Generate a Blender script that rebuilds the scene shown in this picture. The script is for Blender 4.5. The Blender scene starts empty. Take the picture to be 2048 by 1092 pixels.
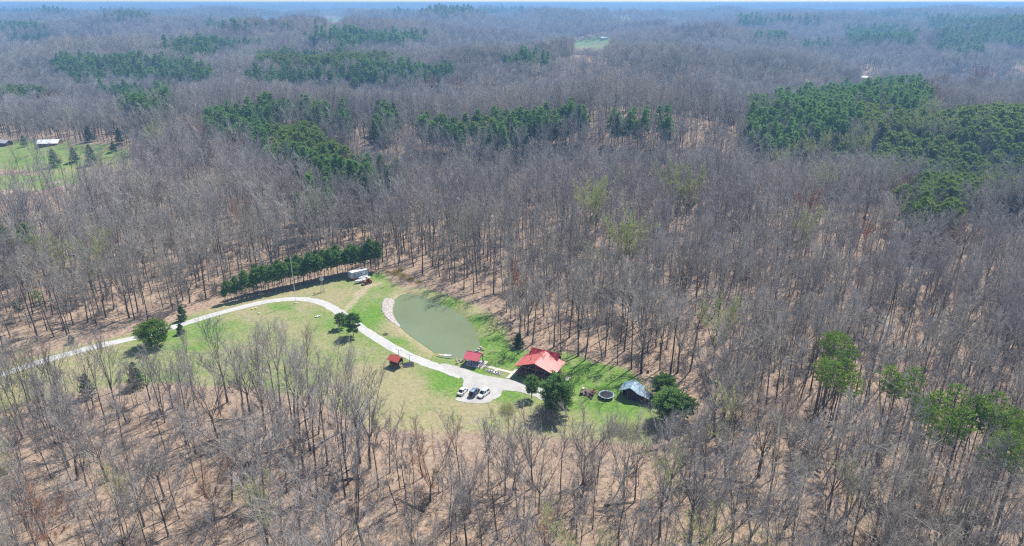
import bpy, math, random
import numpy as np
from mathutils import Vector, Matrix

random.seed(7)
rng = np.random.default_rng(11)
sc = bpy.context.scene
col = sc.collection

# ------------------------------------------------------------------ camera, sky, sun, exposure
FPX = 1365.0                     # focal length in pixels of a 2048 px wide frame
CAMZ = 100.0
PITCH = math.atan(540 / FPX)
SP, CP = math.sin(PITCH), math.cos(PITCH)
SUN_EL, SUN_AZ = math.radians(56), math.radians(41)

cam_data = bpy.data.cameras.new('camera')
cam_data.sensor_width = 36.0
cam_data.lens = 36.0 * FPX / 2048.0
cam_data.clip_start = 1.0
cam_data.clip_end = 80000.0
cam = bpy.data.objects.new('camera', cam_data)
col.objects.link(cam)
cam.location = (0, 0, CAMZ)
cam.rotation_euler = (math.pi / 2 - PITCH, 0, 0)
sc.camera = cam

world = bpy.data.worlds.new('World')
sc.world = world
world.use_nodes = True
wn = world.node_tree
for n in list(wn.nodes):
    wn.nodes.remove(n)
sky = wn.nodes.new('ShaderNodeTexSky')
sky.sky_type = 'NISHITA'
sky.sun_disc = False
sky.sun_elevation = SUN_EL
sky.sun_rotation = SUN_AZ
sky.air_density = 1.0
sky.dust_density = 0.05
sky.ozone_density = 2.5
bg = wn.nodes.new('ShaderNodeBackground')
bg.inputs['Strength'].default_value = 0.105
wo = wn.nodes.new('ShaderNodeOutputWorld')
wn.links.new(sky.outputs[0], bg.inputs['Color'])
wn.links.new(bg.outputs[0], wo.inputs['Surface'])

sun_d = bpy.data.lights.new('sun', 'SUN')
sun_d.energy = 4.6
sun_d.angle = math.radians(0.53)
sun_d.color = (1.0, 0.955, 0.89)
sun = bpy.data.objects.new('sun', sun_d)
col.objects.link(sun)
sdir = Vector((math.sin(SUN_AZ) * math.cos(SUN_EL), math.cos(SUN_AZ) * math.cos(SUN_EL), math.sin(SUN_EL)))
sun.rotation_euler = sdir.to_track_quat('Z', 'Y').to_euler()
sun.location = sdir * 300

sc.view_settings.view_transform = 'Standard'
sc.view_settings.look = 'None'
sc.view_settings.exposure = 0.5
sc.view_settings.gamma = 1.0
sc.view_settings.use_curve_mapping = False
sc.cycles.max_bounces = 5
sc.cycles.diffuse_bounces = 3
sc.cycles.glossy_bounces = 2
sc.cycles.transmission_bounces = 2
sc.cycles.volume_bounces = 1
sc.cycles.transparent_max_bounces = 4
sc.cycles.use_denoising = False
sc.cycles.pixel_filter_type = 'BLACKMAN_HARRIS'
sc.cycles.filter_width = 1.2
sc.cycles.caustics_reflective = False
sc.cycles.caustics_refractive = False

# ------------------------------------------------------------------ terrain height
_perm = np.random.default_rng(5).permutation(512)
_perm = np.concatenate([_perm, _perm])
_ang = np.random.default_rng(6).uniform(0, 2 * np.pi, 512)
_gx, _gy = np.cos(_ang), np.sin(_ang)

def perlin(x, y, seed=0):
    x = np.asarray(x, float) + seed * 17.31 + 500.0
    y = np.asarray(y, float) + seed * 9.77 + 500.0
    xi = np.floor(x).astype(int); yi = np.floor(y).astype(int)
    xf = x - xi; yf = y - yi
    u = xf * xf * xf * (xf * (xf * 6 - 15) + 10)
    v = yf * yf * yf * (yf * (yf * 6 - 15) + 10)
    def g(ix, iy, dx, dy):
        h = _perm[(_perm[ix & 511] + iy) & 511]
        return _gx[h] * dx + _gy[h] * dy
    a = g(xi, yi, xf, yf); b = g(xi + 1, yi, xf - 1, yf)
    c = g(xi, yi + 1, xf, yf - 1); d = g(xi + 1, yi + 1, xf - 1, yf - 1)
    return ((a * (1 - u) + b * u) * (1 - v) + (c * (1 - u) + d * u) * v) * 1.5

def sstep(a, b, t):
    t = np.clip((t - a) / (b - a), 0, 1)
    return t * t * (3 - 2 * t)

def bump(x, y, cx, cy, sx, sy, rot=0.0):
    c, s = math.cos(rot), math.sin(rot)
    dx, dy = x - cx, y - cy
    a = (dx * c + dy * s) / sx; b = (-dx * s + dy * c) / sy
    return np.exp(-(a * a + b * b))

def height(x, y):
    x = np.asarray(x, float); y = np.asarray(y, float)
    r = np.sqrt(((x + 20) / 1.25) ** 2 + (y - 190) ** 2)
    w1 = sstep(95, 300, r)
    d = np.hypot(x, y)
    h = w1 * (19.0 * perlin(x / 240, y / 240, 1) + 7.5 * perlin(x / 110, y / 110, 2))
    h = h + sstep(60, 110, r) * 1.0 * perlin(x / 45, y / 45, 3)
    # valley behind the first wooded rise, facing slope, long ridge beyond
    h = h - 20 * bump(x, y, 60, 395, 330, 60, 0.05) * w1
    h = h + 12 * bump(x, y, 120, 285, 190, 45, 0.1) * w1
    h = h + 13 * bump(x, y, 40, 560, 260, 70, -0.05)
    h = h - 22 * bump(x, y, -40, 760, 600, 90, 0.1)
    h = h + 26 * bump(x, y, 150, 1050, 420, 130, 0.05)
    h = h + 12 * bump(x, y, 330, 560, 130, 110, 0.2)
    h = h - 26 * bump(x, y, 700, 1300, 420, 500, 0.3)
    h = h - 10 * bump(x, y, -300, 400, 150, 100, 0.2)
    w2 = sstep(600, 1600, d)
    h = h + w2 * (44 * perlin(x / 620, y / 480, 4) + 20 * perlin(x / 270, y / 210, 5))
    w3 = sstep(2500, 7000, d)
    h = h + w3 * (40 * perlin(x / 3200, y / 1700, 6) + 12 * perlin(x / 1200, y / 700, 8))
    w4 = sstep(9000, 16000, d)
    h = h + w4 * (24 + 44 * perlin(x / 5200, y / 2600, 7))
    far_ = sstep(5500, 8000, d)
    lim = 40 + 12 * far_
    return np.where(h > lim, lim + (h - lim) * .25, h)

def project(x, y, z):
    dz = z - CAMZ
    zc = y * CP - dz * SP
    yc = y * SP + dz * CP
    zc = np.where(np.abs(zc) < 1e-3, 1e-3, zc)
    px = 1024 + FPX * x / zc
    py = 546 - FPX * yc / zc
    return np.where(zc > 1, px, -9e4), np.where(zc > 1, py, 9e4)

def flat(px, py, z=0.0):
    """a place on the level yard"""
    u = (px - 1024) / FPX; v = (py - 546) / FPX
    d = (u, CP - v * SP, -SP - v * CP); t = (z - CAMZ) / d[2]
    return (d[0] * t, d[1] * t)

def land(px, py, up=0.0):
    """a place on the hills, found by walking outward until the ground (plus up) is met"""
    u = (px - 1024) / FPX; v = (py - 546) / FPX
    d = np.array([u, CP - v * SP, -SP - v * CP])
    t = np.concatenate([np.arange(60, 2500, 1.0), np.arange(2500, 20000, 10.0)])
    X, Y, Z = d[0] * t, d[1] * t, CAMZ + d[2] * t
    below = Z < height(X, Y) + up
    k = int(np.argmax(below)) if below.any() else len(t) - 1
    return float(X[k]), float(Y[k]), float(height(X[k], Y[k]))

def inside(poly, px, py):
    px = np.asarray(px, float); py = np.asarray(py, float)
    r = np.zeros(px.shape, bool)
    n = len(poly); j = n - 1
    for i in range(n):
        xi, yi = poly[i]; xj, yj = poly[j]
        c = ((yi > py) != (yj > py)) & (px < (xj - xi) * (py - yi) / ((yj - yi) or 1e-9) + xi)
        r ^= c
        j = i
    return r

def polydist(poly, x, y):
    """signed distance to polygon edge in plan, positive inside"""
    x = np.asarray(x, float); y = np.asarray(y, float)
    best = np.full(x.shape, 1e9)
    n = len(poly)
    for i in range(n):
        ax, ay = poly[i]; bx, by = poly[(i + 1) % n]
        ex, ey = bx - ax, by - ay
        t = np.clip(((x - ax) * ex + (y - ay) * ey) / (ex * ex + ey * ey + 1e-9), 0, 1)
        best = np.minimum(best, np.hypot(x - ax - ex * t, y - ay - ey * t))
    return np.where(inside(poly, x, y), best, -best)

def catmull(pts, per=6, closed=False):
    out = []
    n = len(pts)
    rng_ = range(n) if closed else range(n - 1)
    for i in rng_:
        g = (lambda k: pts[k % n]) if closed else (lambda k: pts[min(max(k, 0), n - 1)])
        p0, p1, p2, p3 = (np.array(g(i + k), float) for k in (-1, 0, 1, 2))
        for k in range(per):
            t = k / per
            out.append(tuple(0.5 * ((2 * p1) + (-p0 + p2) * t + (2 * p0 - 5 * p1 + 4 * p2 - p3) * t * t + (-p0 + 3 * p1 - 3 * p2 + p3) * t ** 3)))
    if not closed:
        out.append(tuple(pts[-1]))
    return out

F = lambda pts: [flat(*p) for p in pts]
LAWN = F([(-260, 790), (0, 728), (120, 702), (240, 674), (345, 645), (430, 611), (520, 590), (640, 562), (710, 556), (760, 545), (800, 578),
          (850, 578), (930, 603), (985, 630), (1012, 660), (1020, 700), (1140, 706), (1180, 722), (1260, 742), (1300, 790), (1330, 850), (1300, 885),
          (1200, 880), (1000, 865), (900, 860), (800, 860), (690, 830), (640, 795), (520, 775), (380, 765), (250, 765), (100, 795), (0, 815), (-260, 900)])
NOTREE = F([(-260, 760), (0, 700), (120, 680), (240, 650), (340, 635), (430, 598), (520, 575), (640, 550), (750, 530), (800, 538), (870, 568), (950, 590),
            (1012, 615), (1022, 650), (1022, 690), (1060, 693), (1130, 697), (1160, 722), (1240, 738), (1330, 760), (1385, 810), (1370, 880), (1330, 920), (1290, 950),
            (1160, 958), (1000, 945), (900, 945), (740, 928), (690, 850), (640, 820), (520, 805), (400, 795), (300, 790), (220, 785), (100, 792), (0, 808), (-260, 885)])
POND = catmull(F([(801, 588.7), (789, 600.8), (784, 615), (786, 628), (793, 640), (807, 655.5), (827.4, 671.8), (851.6, 688), (871.7, 702), (888, 710), (912, 714), (930, 712),
                  (945, 704), (956.4, 697), (957.4, 685), (951.3, 665), (942, 647), (922, 627), (896, 612), (867.7, 600), (843.5, 592), (820, 585.5)]), 5, True)
DRIVE = F([(-260, 826), (-120, 783), (0, 748), (100, 719), (200, 691.5), (275, 674), (345, 654), (400, 637), (460, 620), (520, 605.5), (560, 599.5), (592, 597.5), (620, 599.8),
           (645, 606), (670, 619), (695, 637), (725, 657.5), (760, 680), (800, 703), (850, 725), (890, 739), (925, 752)])
LOT = F([(884, 727), (922, 735), (950, 745), (982.6, 753), (1017, 759), (1048, 767), (1083, 777), (1110, 790), (1085, 800), (1068, 792), (1040, 784.5), (1007, 781.4), (1001, 792), (986, 800), (972, 806), (938, 806),
         (912, 800), (915, 794), (924, 780), (926, 767), (925, 757), (912, 747.5), (894, 741)])
TRACK = F([(760, 566), (735, 573), (722, 586), (708, 602), (694, 618), (684, 630)])
RIPRAP = F([(764, 606), (770, 597.5), (786, 597.5), (788.5, 602), (784.5, 615), (787, 629), (794, 641), (800, 649), (796, 650), (783, 643), (771, 633), (765, 622)])
BARE = F([(700, 588), (722, 575), (742, 566), (742, 580), (728, 592), (716, 604)])

# ------------------------------------------------------------------ materials
MATS = {}
def nodes(name, rough=0.85, spec=0.2):
    m = bpy.data.materials.new(name)
    m.use_nodes = True
    t = m.node_tree
    b = t.nodes['Principled BSDF']
    b.inputs['Roughness'].default_value = rough
    b.inputs['Specular IOR Level'].default_value = spec
    MATS[name] = m
    return m, t, b

def N(t, kind, **kw):
    n = t.nodes.new(kind)
    for k, v in kw.items():
        if k in n.inputs:
            n.inputs[k].default_value = v
        else:
            setattr(n, k, v)
    return n

def noise(t, scale, detail=4, rough=0.6, vec=None, w=None):
    n = N(t, 'ShaderNodeTexNoise')
    n.inputs['Scale'].default_value = scale
    n.inputs['Detail'].default_value = detail
    n.inputs['Roughness'].default_value = rough
    if vec: t.links.new(vec, n.inputs['Vector'])
    return n.outputs['Fac']

def ramp(t, fac, stops):
    r = t.nodes.new('ShaderNodeValToRGB')
    e = r.color_ramp.elements
    e[0].position, e[0].color = stops[0][0], (*stops[0][1], 1)
    e[1].position, e[1].color = stops[-1][0], (*stops[-1][1], 1)
    for p, c in stops[1:-1]:
        x = e.new(p); x.color = (*c, 1)
    t.links.new(fac, r.inputs[0])
    return r.outputs[0]

def mix(t, fac, a, b, mode='MIX'):
    m = t.nodes.new('ShaderNodeMix'); m.data_type = 'RGBA'; m.blend_type = mode
    for s, v in ((m.inputs[0], fac), (m.inputs[6], a), (m.inputs[7], b)):
        if hasattr(v, 'links'): t.links.new(v, s)
        elif isinstance(v, (int, float)): s.default_value = v
        else: s.default_value = (*v, 1)
    return m.outputs[2]

def mth(t, op, a, b=None, clamp=False):
    m = t.nodes.new('ShaderNodeMath'); m.operation = op; m.use_clamp = clamp
    for s, v in ((m.inputs[0], a), (m.inputs[1], b)):
        if v is None: continue
        if hasattr(v, 'links'): t.links.new(v, s)
        else: s.default_value = v
    return m.outputs[0]

def bumpn(t, b, hgt, strength=0.4, dist=0.1):
    n = t.nodes.new('ShaderNodeBump'); n.inputs['Strength'].default_value = strength
    n.inputs['Distance'].default_value = dist
    t.links.new(hgt, n.inputs['Height']); t.links.new(n.outputs[0], b.inputs['Normal'])

def simple(name, c, rough=0.8, spec=0.25, var=0.25, scale=3.0, metal=0.0, bump_=0.0):
    m, t, b = nodes(name, rough, spec)
    g = t.nodes.new('ShaderNodeNewGeometry')
    f = noise(t, scale, 5, 0.65, g.outputs['Position'])
    lo = tuple(x * (1 - var) for x in c); hi = tuple(min(1, x * (1 + var)) for x in c)
    t.links.new(ramp(t, f, [(0.3, lo), (0.7, hi)]), b.inputs['Base Color'])
    b.inputs['Metallic'].default_value = metal
    if bump_: bumpn(t, b, f, bump_, 0.05)
    return m

def make_ground():
    m, t, b = nodes('ground', 0.95, 0.05)
    g = t.nodes.new('ShaderNodeNewGeometry'); P = g.outputs['Position']
    at = t.nodes.new('ShaderNodeAttribute'); at.attribute_name = 'cover'
    sep = t.nodes.new('ShaderNodeSeparateColor'); t.links.new(at.outputs['Color'], sep.inputs[0])
    lawn, dry, dirt = sep.outputs[0], sep.outputs[1], sep.outputs[2]
    big = noise(t, 0.02, 4, 0.55, P); mid = noise(t, 0.12, 5, 0.65, P); fine = noise(t, 0.9, 7, 0.82, P); tiny = noise(t, 2.4, 5, 0.75, P)
    litter = ramp(t, fine, [(0.34, (0.10, 0.070, 0.052)), (0.45, (0.27, 0.188, 0.132)), (0.55, (0.425, 0.305, 0.218)), (0.70, (0.62, 0.47, 0.355))])
    litter = mix(t, mth(t, 'MULTIPLY', mth(t, 'SUBTRACT', mid, 0.38, True), 1.8, True), litter, (0.42, 0.33, 0.24))
    litter = mix(t, mth(t, 'MULTIPLY', mth(t, 'SUBTRACT', tiny, 0.52, True), 3.0, True), litter, (0.11, 0.078, 0.058))
    litter = mix(t, mth(t, 'MULTIPLY', mth(t, 'SUBTRACT', big, 0.52, True), 3.0, True), litter, (0.27, 0.20, 0.15))
    green = ramp(t, fine, [(0.3, (0.07, 0.14, 0.025)), (0.5, (0.135, 0.255, 0.045)), (0.7, (0.24, 0.37, 0.08))])
    tan = ramp(t, fine, [(0.3, (0.21, 0.185, 0.095)), (0.5, (0.34, 0.30, 0.165)), (0.7, (0.46, 0.40, 0.24))])
    k = mth(t, 'ADD', dry, mth(t, 'MULTIPLY', mth(t, 'SUBTRACT', mid, 0.5), 2.1))
    k = mth(t, 'ADD', k, mth(t, 'MULTIPLY', mth(t, 'SUBTRACT', fine, 0.5), 0.9), True)
    grass = mix(t, k, green, tan)
    yel = mth(t, 'MULTIPLY', mth(t, 'SUBTRACT', noise(t, 0.3, 3, 0.6, P), 0.56, True), 4.0, True)
    grass = mix(t, mth(t, 'MULTIPLY', yel, 0.55), grass, (0.33, 0.34, 0.06))
    lw = mth(t, 'ADD', lawn, mth(t, 'MULTIPLY', mth(t, 'SUBTRACT', fine, 0.5), 0.7))
    lw = mth(t, 'ADD', lw, mth(t, 'MULTIPLY', mth(t, 'SUBTRACT', mid, 0.5), 0.9))
    lw = mth(t, 'MULTIPLY', mth(t, 'SUBTRACT', lw, 0.32), 2.8, True)
    c = mix(t, lw, litter, grass)
    dt = ramp(t, fine, [(0.3, (0.36, 0.26, 0.18)), (0.7, (0.62, 0.49, 0.37))])
    dm = mth(t, 'ADD', dirt, mth(t, 'MULTIPLY', mth(t, 'SUBTRACT', fine, 0.5), 1.2))
    dm = mth(t, 'MULTIPLY', mth(t, 'SUBTRACT', dm, 0.3), 2.2, True)
    c = mix(t, dm, c, dt)
    t.links.new(c, b.inputs['Base Color'])
    bumpn(t, b, fine, 0.5, 0.25)
make_ground()

def make_water():
    m, t, b = nodes('pond_water', 0.12, 0.3)
    g = t.nodes.new('ShaderNodeNewGeometry'); P = g.outputs['Position']
    f = noise(t, 0.05, 4, 0.55, P)
    t.links.new(ramp(t, f, [(0.3, (0.175, 0.212, 0.108)), (0.7, (0.205, 0.242, 0.130))]), b.inputs['Base Color'])
    bumpn(t, b, noise(t, 2.5, 3, 0.5, P), 0.05, 0.03)
make_water()

def make_road():
    for nm, c in (('driveway_gravel', (0.55, 0.53, 0.495)), ('gravel_lot', (0.50, 0.475, 0.435))):
        m, t, b = nodes(nm, 0.9, 0.15)
        g = t.nodes.new('ShaderNodeNewGeometry'); P = g.outputs['Position']
        f = noise(t, 0.35, 6, 0.7, P); f2 = noise(t, 3.0, 4, 0.7, P)
        a = ramp(t, f, [(0.3, tuple(x * 0.8 for x in c)), (0.7, tuple(min(1, x * 1.12) for x in c))])
        a = mix(t, mth(t, 'MULTIPLY', mth(t, 'SUBTRACT', f2, 0.52, True), 2.5, True), a, tuple(x * 0.66 for x in c))
        t.links.new(a, b.inputs['Base Color'])
make_road()

def tree_mat(name, stops, rough=0.9, trans=None, objvar=0.0, pos_scale=0.35, spec=0.08):
    """colour varies by individual (object random) and a little along it"""
    m, t, b = nodes(name, rough, spec)
    oi = t.nodes.new('ShaderNodeObjectInfo')
    g = t.nodes.new('ShaderNodeNewGeometry')
    f = noise(t, pos_scale, 3, 0.6, g.outputs['Position'])
    v = mth(t, 'ADD', mth(t, 'MULTIPLY', oi.outputs['Random'], 0.62), mth(t, 'MULTIPLY', mth(t, 'SUBTRACT', f, 0.35), 0.4))
    f2 = noise(t, 0.009, 3, 0.6, g.outputs['Position'])
    v = mth(t, 'ADD', v, mth(t, 'MULTIPLY', mth(t, 'SUBTRACT', f2, 0.44), 1.3), True)
    c = ramp(t, v, stops)
    t.links.new(c, b.inputs['Base Color'])
    if trans:
        tr = t.nodes.new('ShaderNodeBsdfTranslucent'); t.links.new(c, tr.inputs['Color'])
        mx = t.nodes.new('ShaderNodeMixShader'); mx.inputs[0].default_value = trans
        out = t.nodes['Material Output']
        t.links.new(b.outputs[0], mx.inputs[1]); t.links.new(tr.outputs[0], mx.inputs[2]); t.links.new(mx.outputs[0], out.inputs['Surface'])
    return m
tree_mat('bark', [(0.0, (0.085, 0.072, 0.066)), (0.5, (0.14, 0.122, 0.112)), (1.0, (0.24, 0.215, 0.195))], pos_scale=1.2)
tree_mat('twigs', [(0.0, (0.24, 0.215, 0.20)), (0.25, (0.37, 0.335, 0.31)), (0.5, (0.475, 0.43, 0.39)), (0.7, (0.59, 0.535, 0.475)), (0.86, (0.50, 0.45, 0.34)), (0.94, (0.52, 0.40, 0.34)), (1.0, (0.54, 0.37, 0.28))], trans=.15)
tree_mat('rusty_twigs', [(0.0, (0.42, 0.22, 0.14)), (1.0, (0.52, 0.29, 0.17))])
tree_mat('budding_leaves', [(0.0, (0.42, 0.44, 0.20)), (1.0, (0.58, 0.60, 0.28))], trans=0.3)
tree_mat('pine_needles', [(0.0, (0.080, 0.155, 0.066)), (0.5, (0.118, 0.21, 0.088)), (1.0, (0.16, 0.265, 0.11))], trans=0.5, pos_scale=0.8)
tree_mat('forest_needles', [(0.0, (0.135, 0.235, 0.066)), (0.5, (0.195, 0.335, 0.092)), (1.0, (0.265, 0.41, 0.12))], trans=0.45, pos_scale=0.3)
tree_mat('olive_needles', [(0.0, (0.18, 0.25, 0.055)), (0.5, (0.24, 0.325, 0.068)), (1.0, (0.30, 0.39, 0.085))], trans=0.45, pos_scale=0.5)
tree_mat('bright_needles', [(0.0, (0.16, 0.26, 0.035)), (0.5, (0.21, 0.33, 0.05)), (1.0, (0.27, 0.39, 0.07))], trans=0.5, pos_scale=0.5)

simple('rock', (0.50, 0.45, 0.40), 0.9, 0.2, 0.35, 1.3)
simple('concrete', (0.60, 0.54, 0.45), 0.9, 0.15, 0.12, 1.5)
simple('log_wall', (0.115, 0.042, 0.032), 0.75, 0.25, 0.3, 2.0)
simple('porch_wood', (0.185, 0.105, 0.085), 0.75, 0.25, 0.3, 3.0)
simple('pale_wood', (0.50, 0.38, 0.26), 0.8, 0.2, 0.2, 3.0)
simple('grey_wood', (0.22, 0.175, 0.155), 0.85, 0.15, 0.3, 2.0)
simple('dark_shed_wall', (0.062, 0.026, 0.030), 0.8, 0.2, 0.3, 2.0)
simple('white_paint', (0.78, 0.78, 0.77), 0.35, 0.5, 0.04, 1.0)
simple('trailer_side', (0.52, 0.56, 0.62), 0.4, 0.5, 0.06, 1.0)
simple('white_membrane', (0.84, 0.82, 0.82), 0.5, 0.4, 0.05, 1.0)
simple('navy_paint', (0.085, 0.115, 0.18), 0.25, 0.6, 0.08, 1.0)
simple('tan_paint', (0.42, 0.38, 0.32), 0.4, 0.4, 0.1, 1.0)
simple('rubber', (0.018, 0.018, 0.019), 0.85, 0.2, 0.2, 8.0)
simple('black_mesh', (0.022, 0.024, 0.032), 0.7, 0.3, 0.35, 1.2)
simple('steel', (0.42, 0.44, 0.45), 0.35, 0.5, 0.1, 2.0, 0.6)
simple('pale_steel', (0.70, 0.72, 0.72), 0.4, 0.5, 0.1, 2.0, 0.2)
simple('dark_pole', (0.05, 0.05, 0.055), 0.6, 0.4, 0.2, 2.0)
simple('orange_paint', (0.55, 0.10, 0.03), 0.4, 0.4, 0.15, 2.0)
simple('cream_paint', (0.70, 0.62, 0.45), 0.5, 0.4, 0.1, 2.0)
simple('yellow_plastic', (0.72, 0.52, 0.08), 0.4, 0.4, 0.08, 2.0)
simple('slate_mat', (0.105, 0.105, 0.125), 0.85, 0.2, 0.25, 1.5)
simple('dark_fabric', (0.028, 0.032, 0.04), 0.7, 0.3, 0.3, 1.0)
simple('brick_paving', (0.26, 0.155, 0.125), 0.9, 0.15, 0.35, 2.5)
simple('concrete_shade_floor', (0.52, 0.52, 0.56), 0.7, 0.3, 0.12, 1.0)
simple('ash', (0.10, 0.075, 0.065), 0.95, 0.1, 0.3, 3.0)
def glass():
    m, t, b = nodes('dark_glass', 0.08, 0.6)
    b.inputs['Base Color'].default_value = (0.02, 0.025, 0.035, 1)
glass()

def roof_mat(name, c, c2, rough=0.38, direction='X', pitch=0.45, spec=0.5):
    """ribbed painted sheet metal: faint weathering between sheets; the ribs themselves are geometry"""
    m, t, b = nodes(name, rough, spec)
    tc = t.nodes.new('ShaderNodeTexCoord')
    f = noise(t, 0.8, 5, 0.6, tc.outputs['Object'])
    t.links.new(ramp(t, f, [(0.3, c), (0.7, c2)]), b.inputs['Base Color'])
roof_mat('red_metal', (0.58, 0.125, 0.105), (0.67, 0.19, 0.16), 0.36, spec=0.8)
roof_mat('rose_metal', (0.60, 0.10, 0.13), (0.68, 0.15, 0.18), 0.45)
roof_mat('deep_red_metal', (0.34, 0.022, 0.030), (0.42, 0.035, 0.042), 0.5)
roof_mat('orange_red_metal', (0.55, 0.10, 0.07), (0.62, 0.13, 0.09), 0.5)
roof_mat('tarp', (0.15, 0.25, 0.34), (0.33, 0.44, 0.51), 0.45)
roof_mat('blue_sheet', (0.10, 0.15, 0.22), (0.40, 0.48, 0.56), 0.3)
roof_mat('grey_roof', (0.45, 0.44, 0.44), (0.6, 0.58, 0.58), 0.4)

# ------------------------------------------------------------------ mesh helpers
class MB:
    def __init__(s): s.v = []; s.f = []; s.m = []
    def add(s, vs, fs, mi=0):
        o = len(s.v); s.v.extend(vs); s.f.extend([tuple(i + o for i in f) for f in fs]); s.m.extend([mi] * len(fs))
    def box(s, c, size, rz=0.0, taper=(1, 1), ry=0.0, mi=0, shift=(0, 0)):
        hx, hy, hz = size[0] / 2, size[1] / 2, size[2] / 2
        vs = []
        for z, tx, ty, sx, sy in ((-hz, 1, 1, 0, 0), (hz, taper[0], taper[1], shift[0], shift[1])):
            for x, y in ((-hx, -hy), (hx, -hy), (hx, hy), (-hx, hy)):
                vs.append(Vector((x * tx + sx, y * ty + sy, z)))
        M = Matrix.Rotation(rz, 3, 'Z') @ Matrix.Rotation(ry, 3, 'Y')
        c = Vector(c)
        s.add([tuple(M @ v + c) for v in vs], [(3, 2, 1, 0), (4, 5, 6, 7), (0, 1, 5, 4), (1, 2, 6, 5), (2, 3, 7, 6), (3, 0, 4, 7)], mi)
        return s
    def tube(s, p0, p1, r0, r1=None, n=6, cap=True, mi=0):
        r1 = r0 if r1 is None else r1
        p0, p1 = Vector(p0), Vector(p1); d = (p1 - p0)
        if d.length < 1e-6: return s
        d.normalize(); a = d.orthogonal().normalized(); b = d.cross(a)
        vs = []
        for p, r in ((p0, r0), (p1, r1)):
            for k in range(n):
                t = 2 * math.pi * k / n; vs.append(tuple(p + (a * math.cos(t) + b * math.sin(t)) * r))
        fs = [(k, (k + 1) % n, n + (k + 1) % n, n + k) for k in range(n)]
        if cap: fs += [tuple(range(n - 1, -1, -1)), tuple(range(n, 2 * n))]
        s.add(vs, fs, mi); return s
    def loft(s, rings, cap=True, mi=0):
        n = len(rings[0]); vs = [tuple(p) for r in rings for p in r]; fs = []
        for i in range(len(rings) - 1):
            for k in range(n): fs.append((i * n + k, i * n + (k + 1) % n, (i + 1) * n + (k + 1) % n, (i + 1) * n + k))
        if cap: fs += [tuple(range(n - 1, -1, -1)), tuple(range((len(rings) - 1) * n, len(rings) * n))]
        s.add(vs, fs, mi); return s
    def prism(s, prof, y0, y1, mi=0):
        """profile in x-z pushed along y"""
        n = len(prof)
        vs = [(x, y0, z) for x, z in prof] + [(x, y1, z) for x, z in prof]
        fs = [tuple(range(n)), tuple(range(2 * n - 1, n - 1, -1))] + [(k, n + k, n + (k + 1) % n, (k + 1) % n) for k in range(n)]
        s.add(vs, fs, mi); return s
    def slab(s, quad, th, mi=0):
        """quad of 3D points (counter-clockwise from above) given a thickness downward"""
        a = [tuple(p) for p in quad]; b = [(p[0], p[1], p[2] - th) for p in quad]; n = len(a)
        s.add(a + b, [tuple(range(n)), tuple(range(2 * n - 1, n - 1, -1))] + [(k, n + k, n + (k + 1) % n, (k + 1) % n) for k in range(n)], mi); return s
    def blob(s, c, r, seed=0, sub=1, jit=0.2, mi=0):
        rr = random.Random(seed); n, m = 7, 4
        vs = [(c[0], c[1], c[2] - r[2])]
        for i in range(1, m):
            ph = math.pi * i / m
            for k in range(n):
                t = 2 * math.pi * k / n + i * 0.4; q = 1 + rr.uniform(-jit, jit)
                vs.append((c[0] + r[0] * q * math.sin(ph) * math.cos(t), c[1] + r[1] * q * math.sin(ph) * math.sin(t), c[2] - r[2] * q * math.cos(ph)))
        vs.append((c[0], c[1], c[2] + r[2])); L = len(vs) - 1
        fs = [(0, 1 + (k + 1) % n, 1 + k) for k in range(n)]
        for i in range(m - 2):
            for k in range(n): fs.append((1 + i * n + k, 1 + i * n + (k + 1) % n, 1 + (i + 1) * n + (k + 1) % n, 1 + (i + 1) * n + k))
        fs += [(L, 1 + (m - 2) * n + k, 1 + (m - 2) * n + (k + 1) % n) for k in range(n)]
        s.add(vs, fs, mi); return s
    def mesh(s, name, mats):
        me = bpy.data.meshes.new(name)
        me.from_pydata([tuple(v) for v in s.v], [], s.f)
        for m in (mats if isinstance(mats, (list, tuple)) else [mats]): me.materials.append(MATS[m])
        if max(s.m, default=0): me.polygons.foreach_set('material_index', s.m)
        me.update(); return me

def link(name, me, parent=None, loc=None):
    o = bpy.data.objects.new(name, me); col.objects.link(o)
    if parent: o.parent = parent
    if loc: o.location = loc
    return o
def part(name, mb, mats, parent, label=None):
    o = link(name, mb.mesh(name, mats), parent)
    if label: o['label'] = label
    return o
def tag(o, label, cat, group=None):
    o['label'] = label; o['category'] = cat
    if group: o['group'] = group
    return o
def thing(name, label, cat, loc=(0, 0, 0), rz=0.0, group=None):
    o = bpy.data.objects.new(name, None); col.objects.link(o); o.empty_display_size = 0.5
    o.location = loc; o.rotation_euler = (0, 0, rz)
    return tag(o, label, cat, group)
def struct(name, me, kind='structure'):
    o = link(name, me); o['kind'] = kind; return o

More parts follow.
